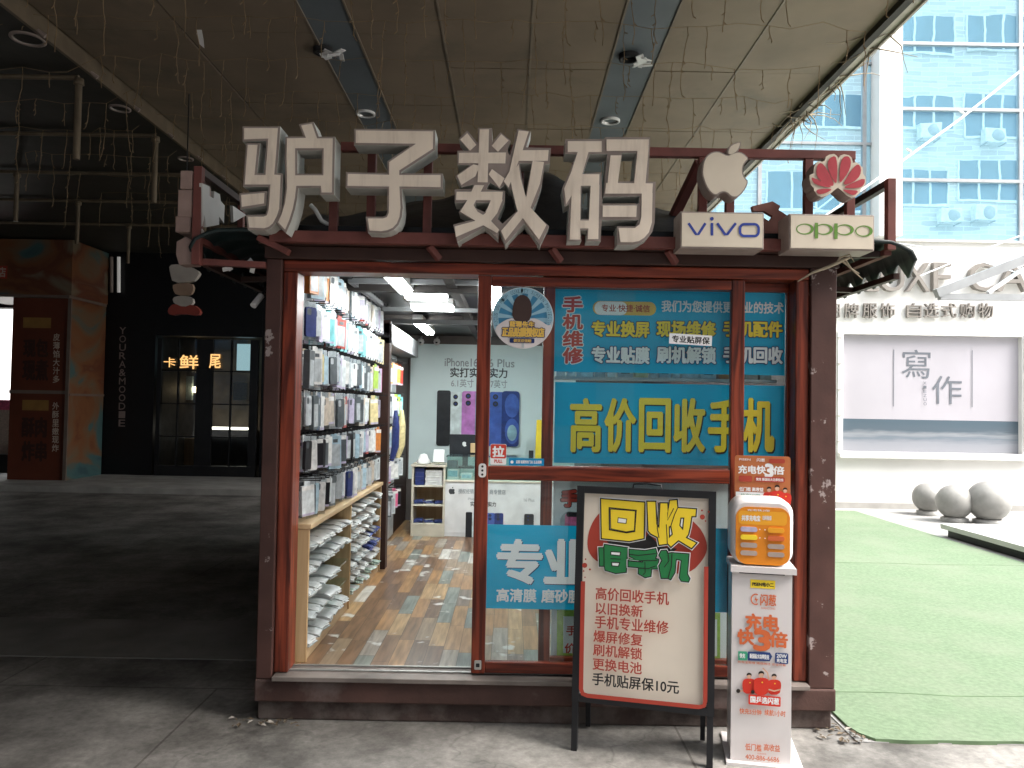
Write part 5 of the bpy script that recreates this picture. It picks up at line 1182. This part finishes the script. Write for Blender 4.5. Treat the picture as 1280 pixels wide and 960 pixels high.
ar.rrect(961, 573.5, 981, 579, 2, 'ink_brownred'); ar.rrect(923.5, 594.5, 940, 602, 2, 'ink_brownred'); ar.rrect(943, 596, 981, 602.5, 2.5, 'ink_brownred'); ar.text('快充 新国标大功率快充', 945, 597.5, 979, 601.2, 'ink_white', .02)
ar.text('低门槛 高收益', 924, 609, 954, 614, 'ink_white', .03); ar.rect(919.5, 615, 959, 627, 'ink_white'); ar.text('快充5分钟', 926, 617, 950, 620.5, 'ink_tag', .02)
sport(961, 612, .9); sport(981, 613, .9); sport(971, 610, 1.0)
b.build('advert_card', label='orange advertising card standing upright behind the power bank dispenser', cat='card')

# ------------------------------------------------------------------ white building across the turf
BF = 8.6; c = front(BF); S = 962 / (BF - EYE.y)
x_ = lambda px, py=470: c.px(px, py)[0]
z_ = lambda py, px=1160: c.px(px, py)[1]
t = thing('white_building', 'white building with a large sea poster window and blue glass upper storeys', 'building', (8, BF, 0))
xa, xb = x_(1054), x_(1278); zb, zt = z_(566), z_(419)
Ztop = z_(301)
b = MB(); b.box(2.9, xa, BF, BF + .4, .10, Ztop, 'facade_white'); b.box(xb, 22, BF, BF + .4, .10, Ztop, 'facade_white'); b.box(xa, xb, BF, BF + .4, zt, Ztop, 'facade_white'); b.box(xa, xb, BF, BF + .4, .10, zb, 'facade_white'); b.box(xa, xb, BF + .36, BF + .4, zb, zt, 'facade_white')
b.build('wall', t)
b = MB(); b.box(2.9, 22, BF - .02, BF + .02, 0, .099, 'facade_band'); b.build('base_band', t)
b = MB(); b.box(xa - .10, xb + .12, BF - .13, BF - .001, zb - .10, zb - .02, 'facade_white'); b.build('sill', t, bevel=.01)
for x, w0, w1 in ((xa - .09, xa - .11, xa - .04), (xb + .02, xb + .02, xb + .08)):
    b = MB(); b.box(x, x + .05, BF - .02, BF - .001, zb - .01, zt + .03, 'facade_white')
    for i in range(5): zz_ = zb + .15 + i * .42; b.box(w0, w1, BF - .035, BF - .0195, zz_, zz_ + .015, 'facade_band')
    b.build('window_frame', t)
# sea poster in the window
def sea_mat():
    m = bpy.data.materials.new('sea_print'); m.use_nodes = True; M['sea'] = m; nt = m.node_tree; L = nt.links.new; bb_ = nt.nodes['Principled BSDF']; bb_.inputs['Roughness'].default_value = .35
    g = nd(nt, 'ShaderNodeNewGeometry'); mp = nd(nt, 'ShaderNodeMapping'); mp.inputs['Scale'].default_value = (1.2, 1, 9); L(g.outputs['Position'], mp.inputs[0])
    n = nd(nt, 'ShaderNodeTexNoise'); n.inputs['Scale'].default_value = 1.6; n.inputs['Detail'].default_value = 7; L(mp.outputs[0], n.inputs['Vector'])
    s = nd(nt, 'ShaderNodeSeparateXYZ'); L(g.outputs['Position'], s.inputs[0])
    r = nd(nt, 'ShaderNodeMapRange'); r.inputs[1].default_value = zb; r.inputs[2].default_value = z_(522); L(s.outputs[2], r.inputs[0])
    a = nd(nt, 'ShaderNodeMath', operation='MULTIPLY_ADD'); L(n.outputs[0], a.inputs[0]); a.inputs[1].default_value = .30; L(r.outputs[0], a.inputs[2])
    cr = nd(nt, 'ShaderNodeValToRGB'); e = cr.color_ramp.elements; e[0].position = .15; e[0].color = (.22, .225, .25, 1); e[1].position = 1.0; e[1].color = (.055, .085, .11, 1)
    for p, cc in ((.42, (.21, .22, .245)), (.55, (.12, .145, .175)), (.66, (.20, .215, .235)), (.78, (.065, .09, .115))): k_ = e.new(p); k_.color = (*cc, 1)
    L(a.outputs[0], cr.inputs[0]); L(cr.outputs[0], bb_.inputs['Base Color'])
sea_mat(); mat('sky_print', (.36, .345, .375), .35, var=.06, scale=.8); mat('ink_stone', (.12, .13, .15), .5)
cw = front(BF + .10); xa2, xb2 = cw.px(1050, 490)[0], cw.px(1282, 490)[0]
b = MB(); b.box(xa + .002, xb - .002, BF + .10, BF + .12, z_(525), zt - .002, 'sky_print'); b.box(xa + .002, xb - .002, BF + .10, BF + .12, zb + .002, z_(525) - .001, 'sea'); ar = Art(b, cw, .003, .002)
ar.text('寫', 1127, 437, 1163, 473, 'ink_stone'); ar.text('作', 1165, 470, 1202, 505, 'ink_stone'); ar.rect(1116.3, 437, 1117.3, 508, 'ink_stone'); ar.rect(1214.3, 438, 1215.3, 509, 'ink_stone')
for i, ch in enumerate('XIEZUO'):
    y0 = 477 + i * 5.2; 
    ar.text(ch, 1153.5, y0, 1157.5, y0 + 3.6, 'ink_stone')
b.build('sea_poster', t)
# raised letters on the facade
mat('letter_bronze', (.23, .21, .19), .4, .3, var=.15, scale=3)
def raised(s, x0, y0, x1, y1, lb, name='wall_letter', dep=.10, bold=0.):
    cl = front(BF - dep - .02); b = MB(); ar = Art(b, cl, 0, .0); A = cl.rect(x0, y0, x1, y1); vs, fs, g0, g1, h0, h1 = glyph(s)
    P = [(A[0] + (x - g0) * (A[2] - A[0]) / (g1 - g0), A[1] + (y - h0) * (A[3] - A[1]) / (h1 - h0)) for x, y in vs]
    b.add([cl.pt(*p) for p in P], fs, 'letter_bronze'); b.add([cl.pt(*p, -dep) for p in P], [f[::-1] for f in fs], 'letter_bronze')
    from collections import Counter
    ed = Counter(); 
    for f in fs:
        for i in range(len(f)): ed[(f[i], f[(i+1) % len(f)])] += 1
    side = [(e[1], e[0]) for e in ed if (e[1], e[0]) not in ed]; n = len(P)
    b.add([cl.pt(*p) for p in P] + [cl.pt(*p, -dep) for p in P], [(a, bb2, bb2 + n, a + n) for a, bb2 in side], 'letter_bronze')
    o = b.build(name, label=lb, cat='wall letter', group='raised letters on the white facade'); return o
for ch, x0, x1, lb in (('L', 1084, 1099, 'big bronze letter L on the white facade, half behind the green eave'), ('U', 1101, 1131, 'big bronze letter U on the white facade behind the eave tip'), ('X', 1133, 1163, 'big bronze letter X on the white facade'), ('E', 1167, 1190, 'big bronze letter E on the white facade'), ('C', 1212, 1245, 'big bronze letter C on the white facade above the awning'), ('A', 1247, 1287, 'big bronze letter A on the white facade at the picture edge')):
    raised(ch, x0, 328, x1, 364, lb)
xs_ = [1032, 1056, 1079, 1101, 1134, 1156, 1178, 1201, 1224]
for ch, x0, nm in zip('潮牌服饰自选式购物', xs_, ('first', 'second', 'third', 'fourth', 'fifth', 'sixth', 'seventh', 'eighth', 'last')):
    raised(ch, x0, 379, x0 + 18, 397, 'small bronze character on the white facade under the big letters, %s of its line' % nm, dep=.05)
# curtain wall
def glass_facade():
    m = bpy.data.materials.new('curtain_glass'); m.use_nodes = True; M['curtain'] = m; nt = m.node_tree; L = nt.links.new; nt.nodes.remove(nt.nodes['Principled BSDF']); out = nt.nodes['Material Output']
    gl = nd(nt, 'ShaderNodeBsdfGlossy'); gl.inputs[0].default_value = (.62, .86, .98, 1); gl.inputs['Roughness'].default_value = .0
    df = nd(nt, 'ShaderNodeBsdfDiffuse'); df.inputs[0].default_value = (.26, .50, .62, 1)
    g = nd(nt, 'ShaderNodeNewGeometry'); mp = nd(nt, 'ShaderNodeMapping'); mp.inputs['Scale'].default_value = (.8, 1, 1.6); L(g.outputs['Position'], mp.inputs[0])
    n = nd(nt, 'ShaderNodeTexNoise'); n.inputs['Scale'].default_value = 1.1; n.inputs['Detail'].default_value = 2; L(mp.outputs[0], n.inputs['Vector'])
    bp = nd(nt, 'ShaderNodeBump'); bp.inputs['Strength'].default_value = .05; bp.inputs['Distance'].default_value = .02; L(n.outputs[0], bp.inputs['Height']); L(bp.outputs[0], gl.inputs['Normal'])
    mx = nd(nt, 'ShaderNodeMixShader'); mx.inputs[0].default_value = .64; L(df.outputs[0], mx.inputs[1]); L(gl.outputs[0], mx.inputs[2]); L(mx.outputs[0], out.inputs[0])
glass_facade()
colx0, colx1 = x_(1090, 150), x_(1119, 150)
b = MB(); b.box(2.9, colx0, BF + .05, BF + .08, Ztop + .01, 12, 'curtain'); b.box(colx1, 22, BF + .05, BF + .08, Ztop + .01, 12, 'curtain'); b.build('curtain_glass', t)
b = MB(); b.box(colx0 + .002, colx1 - .002, BF - .25, BF + .09, Ztop + .01, 12, 'facade_white'); b.build('column', t, bevel=.01)
b = MB()
for zz_ in (z_(227, 1200), z_(138, 1200), z_(56, 1200), z_(-30, 1200)): b.box(colx1 + .002, 22, BF + .01, BF + .049, zz_, zz_ + .05, 'steel_grey')
for zz_ in (z_(180, 1040), z_(79, 1040)): b.box(2.9, colx0 - .002, BF + .01, BF + .049, zz_, zz_ + .04, 'steel_grey')
for xx in (x_(1275, 150), x_(948, 220), x_(1083, 150) - .05): b.box(xx, xx + .06, BF + .012, BF + .048, Ztop + .01, 12, 'steel_grey')
b.build('mullions', t)
b = MB(); b.box(2.9, 22, BF - .06, BF + .1, Ztop - .02, Ztop + .008, 'facade_white'); b.build('cornice', t)
# stone balls
for px, py, r, Y, lb in ((1160, 646, .225, 7.95, 'grey stone ball bollard nearest the corner of the white wall'), (1193, 656, .245, 7.25, 'grey stone ball bollard in the middle of the three'), (1236, 658, .285, 7.1, 'largest grey stone ball bollard beside the white slab')):
    d = Y - EYE.y; x = c.px(px, 640)[0] * d / (BF - EYE.y)
    t2 = thing('stone_ball', lb, 'bollard', (x, Y, 0), 'stone ball bollards')
    b = MB(); b.lathe((x, Y, .0), [(r * .72, .0), (r * .74, .06), (r * .55, .08)], 'stone', 28); b.build('base', t2)
    b = MB(); N = 20; b.lathe((x, Y, .06 + r * .94), [(r * math.sin(math.pi * i / N), -r * math.cos(math.pi * i / N)) for i in range(N + 1)], 'stone', 36); b.build('ball', t2)
# steel awning frame with sloping beam, white pole and cables
ca = front(5.0); t2 = thing('steel_awning', 'light grey steel awning frame reaching in from the picture edge', 'awning', ca.pt(*ca.px(1230, 372)))
A_ = lambda x, y, dy=0.: ca.pt(*ca.px(x, y)) + Vector((0, dy, 0))
b = MB(); b.bar(A_(1170, 367), A_(1500, 240), .09, .10, 'steel_grey'); b.bar(A_(1174, 371), A_(1500, 374), .07, .07, 'steel_grey'); b.bar(A_(1235, 366), A_(1290, 328), .04, .04, 'pole_white'); pb = A_(1500, 240); b.box(pb.x, pb.x + .12, pb.y - .06, pb.y + .06, 0, pb.z + .1, 'steel_grey'); b.build('front_truss', t2)
mat('cable_white', (.75, .75, .74), .5, var=.05)
cp = front(6.2); Q = lambda x, y: cp.pt(*cp.px(x, y))
b = MB(); b.tube([Q(1010, 285), Q(1040, 264), Q(1117, 209), Q(1200, 149), Q(1274, 90), Q(1330, 45)], [.014, .014, .015, .016, .016, .016], 'cable_white', 8)
for px, py in ((1139, 190), (1205, 142)): b.tube([Q(px, py), Q(px - 6, py - 4)], .014, 'cable_white', 6)
b.build('stay_cable', label='thick white stay cable rising across the blue glass facade', cat='cable')
cq = front(7.6); Q = lambda x, y: cq.pt(*cq.px(x, y))
b = MB(); b.tube([Q(1095, 300), Q(1160, 310), Q(1220, 325), Q(1290, 347)], .010, 'steel_grey', 5); b.build('thin_wire', label='thin sagging grey wire in front of the facade letters', cat='wire')
b = MB(); b.tube([Q(1150, 345), Q(1215, 318), Q(1300, 285)], .012, 'cable_white', 5); b.build('thin_wire', label='thin white wire rising in front of the big facade letters', cat='wire')

# ------------------------------------------------------------------ brick block opposite, seen as reflection in the glass
OY = -15.0; MY = 2 * BF - OY        # apparent (mirrored) plane
mm_ = lambda px, py: (lambda p: (p.x, p.z))(PY(px, py, MY))
def bm():
    m = bpy.data.materials.new('grey_brick'); m.use_nodes = True; M['brick'] = m; nt = m.node_tree; L = nt.links.new; bb_ = nt.nodes['Principled BSDF']; bb_.inputs['Roughness'].default_value = .8
    g = nd(nt, 'ShaderNodeNewGeometry'); mp = nd(nt, 'ShaderNodeMapping'); mp.inputs['Rotation'].default_value = (R(90), 0, 0); L(g.outputs['Position'], mp.inputs[0])
    br = nd(nt, 'ShaderNodeTexBrick'); br.inputs['Scale'].default_value = 1; br.inputs['Brick Width'].default_value = .8; br.inputs['Row Height'].default_value = .2; br.inputs['Mortar Size'].default_value = .012
    br.inputs['Color1'].default_value = (.66, .62, .58, 1); br.inputs['Color2'].default_value = (.46, .42, .40, 1); br.inputs['Mortar'].default_value = (.80, .78, .75, 1); L(mp.outputs[0], br.inputs['Vector']); L(br.outputs[0], bb_.inputs['Base Color'])
bm(); mat('dark_pane', (.05, .10, .16), .15, var=.3, scale=.7); mat('ac_white', (.70, .70, .68), .5)
t = thing('brick_building', 'grey brick block with strip windows seen mirrored in the blue glass facade', 'building', (18, OY, 0))
b = MB(); b.box(9.5, 36, OY - 6, OY, 0, 24, 'brick'); b.build('wall', t)
def win(px0, py0, px1, py1, nmul):
    (X0, Z1_), (X1, Z0_) = mm_(px0, (py0 + py1) / 2), mm_(px1, (py0 + py1) / 2); Z1_ = mm_((px0 + px1) / 2, py0)[1]; Z0_ = mm_((px0 + px1) / 2, py1)[1]
    b = MB(); 
    b.box(X0 - .08, X0, OY + .001, OY + .08, Z0_, Z1_, 'ac_white'); b.box(X1, X1 + .08, OY + .001, OY + .08, Z0_, Z1_, 'ac_white'); b.box(X0 - .08, X1 + .08, OY + .001, OY + .12, Z0_ - .12, Z0_, 'ac_white')
    for i in range(1, nmul): xx = X0 + (X1 - X0) * i / nmul; b.box(xx - .05, xx + .05, OY + .021, OY + .07, Z0_, Z1_, 'ac_white')
    o = b.build('window', t); b = MB(); b.box(X0, X1, OY + .001, OY + .02, Z0_, Z1_, 'dark_pane'); b.build('pane', o)
for a_ in ((1004, 118, 1082, 158, 3), (960, 213, 1082, 262, 4), (1120, 20, 1192, 65, 3), (1210, 20, 1300, 62, 4), (1120, 120, 1192, 160, 3), (1207, 118, 1300, 170, 4), (1120, 212, 1185, 255, 3), (1200, 200, 1300, 250, 4), (1120, -70, 1300, -30, 6), (1004, 20, 1082, 62, 3)): win(*a_)
def ac(px, py, lb):
    X0, Z0_ = mm_(px, py); t2 = thing('air_conditioner', lb, 'air conditioner', (X0, OY + .3, Z0_ - .35), 'air conditioners on the brick block')
    b = MB(); b.box(X0 - .5, X0 + .5, OY + .14, OY + .55, Z0_ - .35, Z0_ + .35, 'ac_white'); b.build('casing', t2, bevel=.03)
    b = MB(); b.lathe((X0 + .12, OY + .551, Z0_), [(.30, 0), (.28, .02), (.06, .03), (0, .03)], 'grey_plastic', 20, (0, 1, 0)); b.build('fan_grille', t2)
    b = MB(); b.box(X0 - .45, X0 - .4, OY + .001, OY + .6, Z0_ - .40, Z0_ - .351, 'grey_plastic'); b.box(X0 + .4, X0 + .45, OY + .001, OY + .6, Z0_ - .40, Z0_ - .351, 'grey_plastic'); b.build('bracket', t2)
for px, py, lb in ((1158, 167, 'white air conditioner mirrored under the middle window row, nearer the white column'), (1238, 173, 'white air conditioner mirrored under the middle window row, nearer the picture edge'), (1183, 272, 'white air conditioner mirrored low in the glass, nearer the white column'), (1226, 269, 'white air conditioner mirrored low in the glass, nearer the picture edge')): ac(px, py, lb)

t = thing('reflection_block', 'unseen grey block with window bands, added to darken glass reflections', 'building', (-10, -20, 0)); mat('reflection_block_grey', (.16, .15, .14), .7);  # block behind the camera, added so the glass mirrors less bright sky
b = MB(); b.box(-34, 8.5, -26, -20, 0, 15, 'reflection_block_grey'); b.build('wall', t)
for i in range(4):
    for j in range(9):
        b = MB(); b.box(-33 + j * 4.6, -29.6 + j * 4.6, -19.99, -19.93, 1.0 + i * 3.6, 3.1 + i * 3.6, 'dark_pane'); b.build('window', t)
# ------------------------------------------------------------------ dark shops at the back of the passage
SF = 11.0; c = front(SF); cxz = lambda px, py: c.px(px, py)
t = thing('dark_shopfront', 'black shopfront with gridded glass doors at the back of the covered passage', 'shop', (-6, SF, .1))
X0 = cxz(124, 450)[0]; d0, d1 = cxz(196, 500)[0], cxz(322, 500)[0]; dt = cxz(250, 424)[1]
b = MB(); b.box(X0, d0 - .06, SF, SF + .3, .1, CZ, 'black_front'); b.box(d1 + .06, 2.9, SF, SF + .3, .1, CZ, 'black_front'); b.box(d0 - .059, d1 + .059, SF, SF + .3, dt + .06, CZ, 'black_front')
b.build('wall', t)
b = MB(); b.box(d0, d0 + .08, SF - .03, SF + .05, .101, dt, 'dark_tile'); b.box(d1 - .08, d1, SF - .03, SF + .05, .101, dt, 'dark_tile')
mm2 = [cxz(p, 500)[0] for p in (222, 248, 262, 288, 315)]
for i, x in enumerate(mm2): b.box(x - (.05 if i in (1, 2, 4) else .012), x + (.05 if i in (1, 2, 4) else .012), SF - .02, SF + .04, .101, dt - .001, 'dark_tile')
for py in (464, 505, 546): z = cxz(255, py)[1]; b.box(d0 + .081, d1 - .081, SF - .015, SF + .035, z - .012, z + .012, 'dark_tile')
b.box(mm2[1], mm2[2], SF - .019, SF + .03, .101, dt - .002, 'dark_tile'); b.box(d0, d1, SF - .035, SF + .05, .101, .30, 'dark_tile'); b.build('door_frame', t)
b = MB(); b.box(d0 + .08, d1 - .08, SF + .006, SF + .012, .3, dt, 'glass'); b.build('pane', t)
mat('inside_wall', (.16, .13, .095), .6, var=.35, scale=2); mat('inside_dark', (.05, .045, .04), .6, var=.3)
b = MB(); b.box(d0 - .5, d1 + .5, SF + 3.0, SF + 3.1, .1, 3.2, 'inside_wall'); b.box(d0 - .6, d0 - .5, SF + .31, SF + 3.1, .1, 3.2, 'inside_dark'); b.box(d1 + .5, d1 + .6, SF + .31, SF + 3.1, .1, 3.2, 'inside_wall'); b.box(d0 - .6, d1 + .6, SF + .31, SF + 3.1, 3.2, 3.3, 'inside_dark'); b.box(d0 - .6, d1 + .6, SF + .31, SF + 3.1, .05, .1, 'inside_dark'); b.build('interior', t)
emat('warm_lamp', (1, .72, .40), 2.5)
emat('bar_lamp', (1, .93, .78), .9)
ci = front(SF + 2.5)
def emb(name, x0, y0, x1, y1, m, lb, cat, cvx=ci, d=.08):
    a0, b0, a1, b1 = cvx.rect(x0, y0, x1, y1); b = MB(); b.box(a0, a1, cvx.o.y, cvx.o.y + d, b0, b1, m); return b.build(name, label=lb, cat=cat)
emb('light_bar', 262, 534, 309, 537, 'bar_lamp', 'white light bar of the display case inside the dark shop', 'lamp')
t3 = thing('pendant_lamp', 'small warm lamp inside the dark shop between the doors', 'lamp', ci.pt(*ci.px(244, 487))); b = MB(); b.lathe(ci.pt(*ci.px(244, 487)), [(0, .07), (.05, .05), (.06, 0), (.03, -.06), (0, -.07)], 'warm_lamp', 14); b.build('bulb', t3); b = MB(); pp = ci.pt(*ci.px(244, 487)); b.tube([pp + Vector((0, 0, .07)), (pp.x, pp.y, 3.19)], .008, 'black_metal', 5); b.build('cord', t3)
emb('menu_board', 291, 478, 310, 500, 'pack_cream yellow', 'pale menu board hanging inside the dark shop', 'board'); emb('menu_board', 213, 470, 240, 500, 'pack_pale blue', 'pale blue menu board behind the first door of the dark shop', 'board')
emat('cool_screen', (.35, .55, .60), .15); emb('wall_screen', 296, 430, 315, 463, 'cool_screen', 'pale cyan lit screen inside the dark shop', 'screen')
t3 = emb('display_case', 262, 538, 312, 590, 'inside_dark', 'low dark display case inside the dark shop', 'display case', d=.5)
emb('slatted_chair', 222, 548, 243, 588, 'pine_z', 'pale slatted chair standing inside the dark shop door', 'chair', d=.3)
emat('neon', (1, .50, .13), .22)
cn = front(SF - .036); t3 = thing('neon_sign', 'glowing amber characters hanging in the dark shop doors', 'neon sign', cn.pt(*cn.px(235, 452))); b = MB(); ar = Art(b, cn, .01, .001); ar.text('卡', 205, 447, 220, 459, 'neon', .01); ar.text('鲜', 225, 444, 248, 461, 'neon', .02); b.build('lettering', t3); b = MB(); ar = Art(b, cn, .01, .001); ar.text('尾', 262, 443, 276, 460, 'neon', .02); b.build('lettering', t3); b = MB(); p0, p1 = cn.pt(*cn.px(203, 462)), cn.pt(*cn.px(278, 462)); b.bar(p0, p1, .02, .01, 'black_metal'); b.build('rail', t3)
mat('ink_dim', (.24, .19, .18), .5)
cn = front(SF - .012); b = MB(); ar = Art(b, cn, .0, .003)
for i, ch in enumerate('YOURA&MOODIE'): ar.text(ch, 149.5, 409 + i * 10.5, 157.5, 417.5 + i * 10.5, 'ink_dim', .01)
b.build('vertical_sign', label='vertical line of dim capital letters on the black shopfront', cat='sign')
# paired white tube lamps
emat('dim_tube', (1, .95, .9), .03)
for px, lb in ((141.5, 'dim vertical tube lamp on the black wall, nearer the orange stall'), (150.5, 'brighter vertical tube lamp on the black wall, nearer the lettering')):
    p0, p1 = c.pt(*c.px(px, 322), .06), c.pt(*c.px(px, 366), .06); b = MB(); b.tube([p0, p1], .032, 'dim_tube' if px > 145 else 'letter_rim', 10); b.build('tube_lamp', label=lb, cat='lamp', group='tube lamps on the black wall')
# generic hanging chef shaped board (plain)
pc = PY(228, 365, 3.2); cs = front(3.2); t3 = thing('hanging_sign', 'small shaped sign with a white hat top and red foot in the passage', 'sign', cs.pt(*cs.px(228, 393)))
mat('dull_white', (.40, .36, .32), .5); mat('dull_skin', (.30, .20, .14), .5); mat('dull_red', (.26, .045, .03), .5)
sg = lambda pts: [(200 + x / 4, 180 + y / 4) for x, y in pts]
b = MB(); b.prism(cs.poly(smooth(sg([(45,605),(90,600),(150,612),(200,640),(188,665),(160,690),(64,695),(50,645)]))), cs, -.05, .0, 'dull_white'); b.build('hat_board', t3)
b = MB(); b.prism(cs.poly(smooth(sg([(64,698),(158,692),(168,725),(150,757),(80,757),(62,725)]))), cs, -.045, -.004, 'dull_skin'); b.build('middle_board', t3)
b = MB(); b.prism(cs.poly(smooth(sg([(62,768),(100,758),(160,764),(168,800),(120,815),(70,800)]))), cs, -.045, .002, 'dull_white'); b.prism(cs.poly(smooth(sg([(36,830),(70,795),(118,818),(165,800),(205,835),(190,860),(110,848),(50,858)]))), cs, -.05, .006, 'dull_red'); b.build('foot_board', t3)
b = MB(); p = cs.pt(*cs.px(229, 331), -.02); b.tube([p, (p.x, p.y, CZ - .14)], .006, 'black_metal', 5); b.build('hanger', t3)

# orange food stall at the far left
OYs = 9.8; c = front(OYs)
def art_mat(name, cols, sc_=1.2):
    m = bpy.data.materials.new(name); m.use_nodes = True; M[name] = m; nt = m.node_tree; L = nt.links.new; bb_ = nt.nodes['Principled BSDF']; bb_.inputs['Roughness'].default_value = .5
    g = nd(nt, 'ShaderNodeNewGeometry'); n = nd(nt, 'ShaderNodeTexNoise'); n.inputs['Scale'].default_value = sc_; n.inputs['Detail'].default_value = 3; n.inputs['Distortion'].default_value = 1.3
    mp = nd(nt, 'ShaderNodeMapping'); mp.inputs['Rotation'].default_value = (0, R(35), 0); mp.inputs['Scale'].default_value = (.9, 1, 1.7); L(g.outputs['Position'], mp.inputs[0]); L(mp.outputs[0], n.inputs['Vector'])
    cr = nd(nt, 'ShaderNodeValToRGB'); cr.color_ramp.interpolation = 'EASE'; e = cr.color_ramp.elements; e[0].position = .28; e[0].color = (*cols[0], 1); e[1].position = .75; e[1].color = (*cols[-1], 1)
    for i, cc in enumerate(cols[1:-1]): k_ = e.new(.28 + .47 * (i + 1) / (len(cols) - 1)); k_.color = (*cc, 1)
    L(n.outputs[0], cr.inputs[0]); L(cr.outputs[0], bb_.inputs['Base Color'])
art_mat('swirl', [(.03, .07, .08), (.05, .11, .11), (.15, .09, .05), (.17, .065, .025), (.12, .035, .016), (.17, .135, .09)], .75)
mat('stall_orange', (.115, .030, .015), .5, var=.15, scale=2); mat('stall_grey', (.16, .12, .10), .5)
a0, b0, a1, b1 = c.rect(14, 300, 86, 600); a2 = a1 + .02; t = thing('food_stall', 'orange food stall with swirling paintwork at the edge of the passage', 'stall', ((a0 + a2) / 2, OYs + .7, .1))
zb1 = c.px(50, 369)[1]; aL = c.px(-40, 330)[0]
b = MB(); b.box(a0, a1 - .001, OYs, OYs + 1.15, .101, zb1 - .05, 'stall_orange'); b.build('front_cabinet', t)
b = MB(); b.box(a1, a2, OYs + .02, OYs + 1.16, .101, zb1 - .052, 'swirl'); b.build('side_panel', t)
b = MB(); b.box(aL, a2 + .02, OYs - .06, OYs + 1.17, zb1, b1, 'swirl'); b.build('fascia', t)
b = MB(); b.box(aL, a1 + .02, OYs - .08, OYs + 1.18, zb1 - .049, zb1 - .001, 'stall_grey'); b.box(a1 - .03, a1 + .03, OYs - .03, OYs - .001, .101, zb1 - .05, 'stall_grey'); b.box(a2 + .001, a2 + .02, OYs, OYs + 1.15, 1.6, 1.64, 'stall_grey')
zm = c.px(50, 490)[1]; b.box(a0, a1 - .031, OYs - .03, OYs - .001, zm - .03, zm + .03, 'stall_grey'); b.build('trim', t)
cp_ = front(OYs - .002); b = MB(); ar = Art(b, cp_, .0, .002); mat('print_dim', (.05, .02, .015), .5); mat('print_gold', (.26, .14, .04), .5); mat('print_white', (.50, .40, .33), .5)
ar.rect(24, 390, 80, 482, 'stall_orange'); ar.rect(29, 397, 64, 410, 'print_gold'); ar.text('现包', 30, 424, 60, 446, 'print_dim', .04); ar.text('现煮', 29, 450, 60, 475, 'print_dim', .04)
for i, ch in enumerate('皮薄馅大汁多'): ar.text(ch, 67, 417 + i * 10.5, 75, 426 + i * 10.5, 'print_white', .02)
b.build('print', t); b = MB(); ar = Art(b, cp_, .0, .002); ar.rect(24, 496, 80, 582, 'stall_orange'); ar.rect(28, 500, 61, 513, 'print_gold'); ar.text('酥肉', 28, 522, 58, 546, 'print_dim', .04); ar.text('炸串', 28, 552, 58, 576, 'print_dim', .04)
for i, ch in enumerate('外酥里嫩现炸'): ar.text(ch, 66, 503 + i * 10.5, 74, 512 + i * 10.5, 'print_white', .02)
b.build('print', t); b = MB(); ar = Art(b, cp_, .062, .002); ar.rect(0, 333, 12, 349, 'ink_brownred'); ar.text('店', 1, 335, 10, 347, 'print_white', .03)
b.build('print', t)
# bright shop beyond the stall
cb_ = front(SF - .05); a0, b0, a1, b1 = cb_.rect(-60, 384, 14, 592); emat('shop_glow', (.95, .97, .92), .55)
t = thing('bright_shop', 'brightly lit shop window beside the orange stall', 'shop', ((a0 + a1) / 2, SF, .1))
b = MB(); b.box(a0, a1, SF + .9, SF + .92, .1, b1, 'shop_glow'); b.build('lit_back_wall', t)
b = MB(); b.box(-14, a0, SF - .05, SF + 1, .0, CZ, 'wall_dark'); b.box(a0, X0, SF - .02, SF + .25, b1, CZ, 'wall_dark'); b.box(a0, a1, SF - .02, SF + .2, .1, .45, 'dark_tile'); b.build('front', t)
b = MB(); b.box(a0 + .1, a1, SF + .3, SF + .7, .1, 1.3, 'pack_beige'); b.box(a0 + .1, a1, SF + .31, SF + .69, 1.301, 1.5, 'pack_pink'); b.build('goods', t)

# dry leaf litter blown against the kiosk foot
mat('litter', (.10, .075, .05), .9, var=.4, scale=30); mat('litter_pale', (.34, .31, .27), .9)
b = MB(); q = random.Random(8)
for i in range(70):
    if i < 45: p = Vector((q.uniform(1.50, 1.72), q.uniform(-.20, .02), .0))
    else: p = Vector((q.uniform(-1.34, -1.0), q.uniform(-.14, -.045), .0))
    a = q.uniform(0, 6.3); r = q.uniform(.008, .026); u_ = Vector((math.cos(a), math.sin(a), q.uniform(-.3, .3))) * r; v_ = Vector((-math.sin(a), math.cos(a), q.uniform(-.4, .4))) * r * .5
    p.z = .003 + max(abs(u_.z), abs(v_.z)) + q.uniform(0, .012); o_ = len(b.v)
    b.add([p - u_, p - v_ + Vector((0, 0, .004)), p + u_, p + v_ + Vector((0, 0, .003))], [(0, 1, 2, 3)], 'litter' if q.random() < .8 else 'litter_pale')
b.build('leaf_litter', kind='stuff')
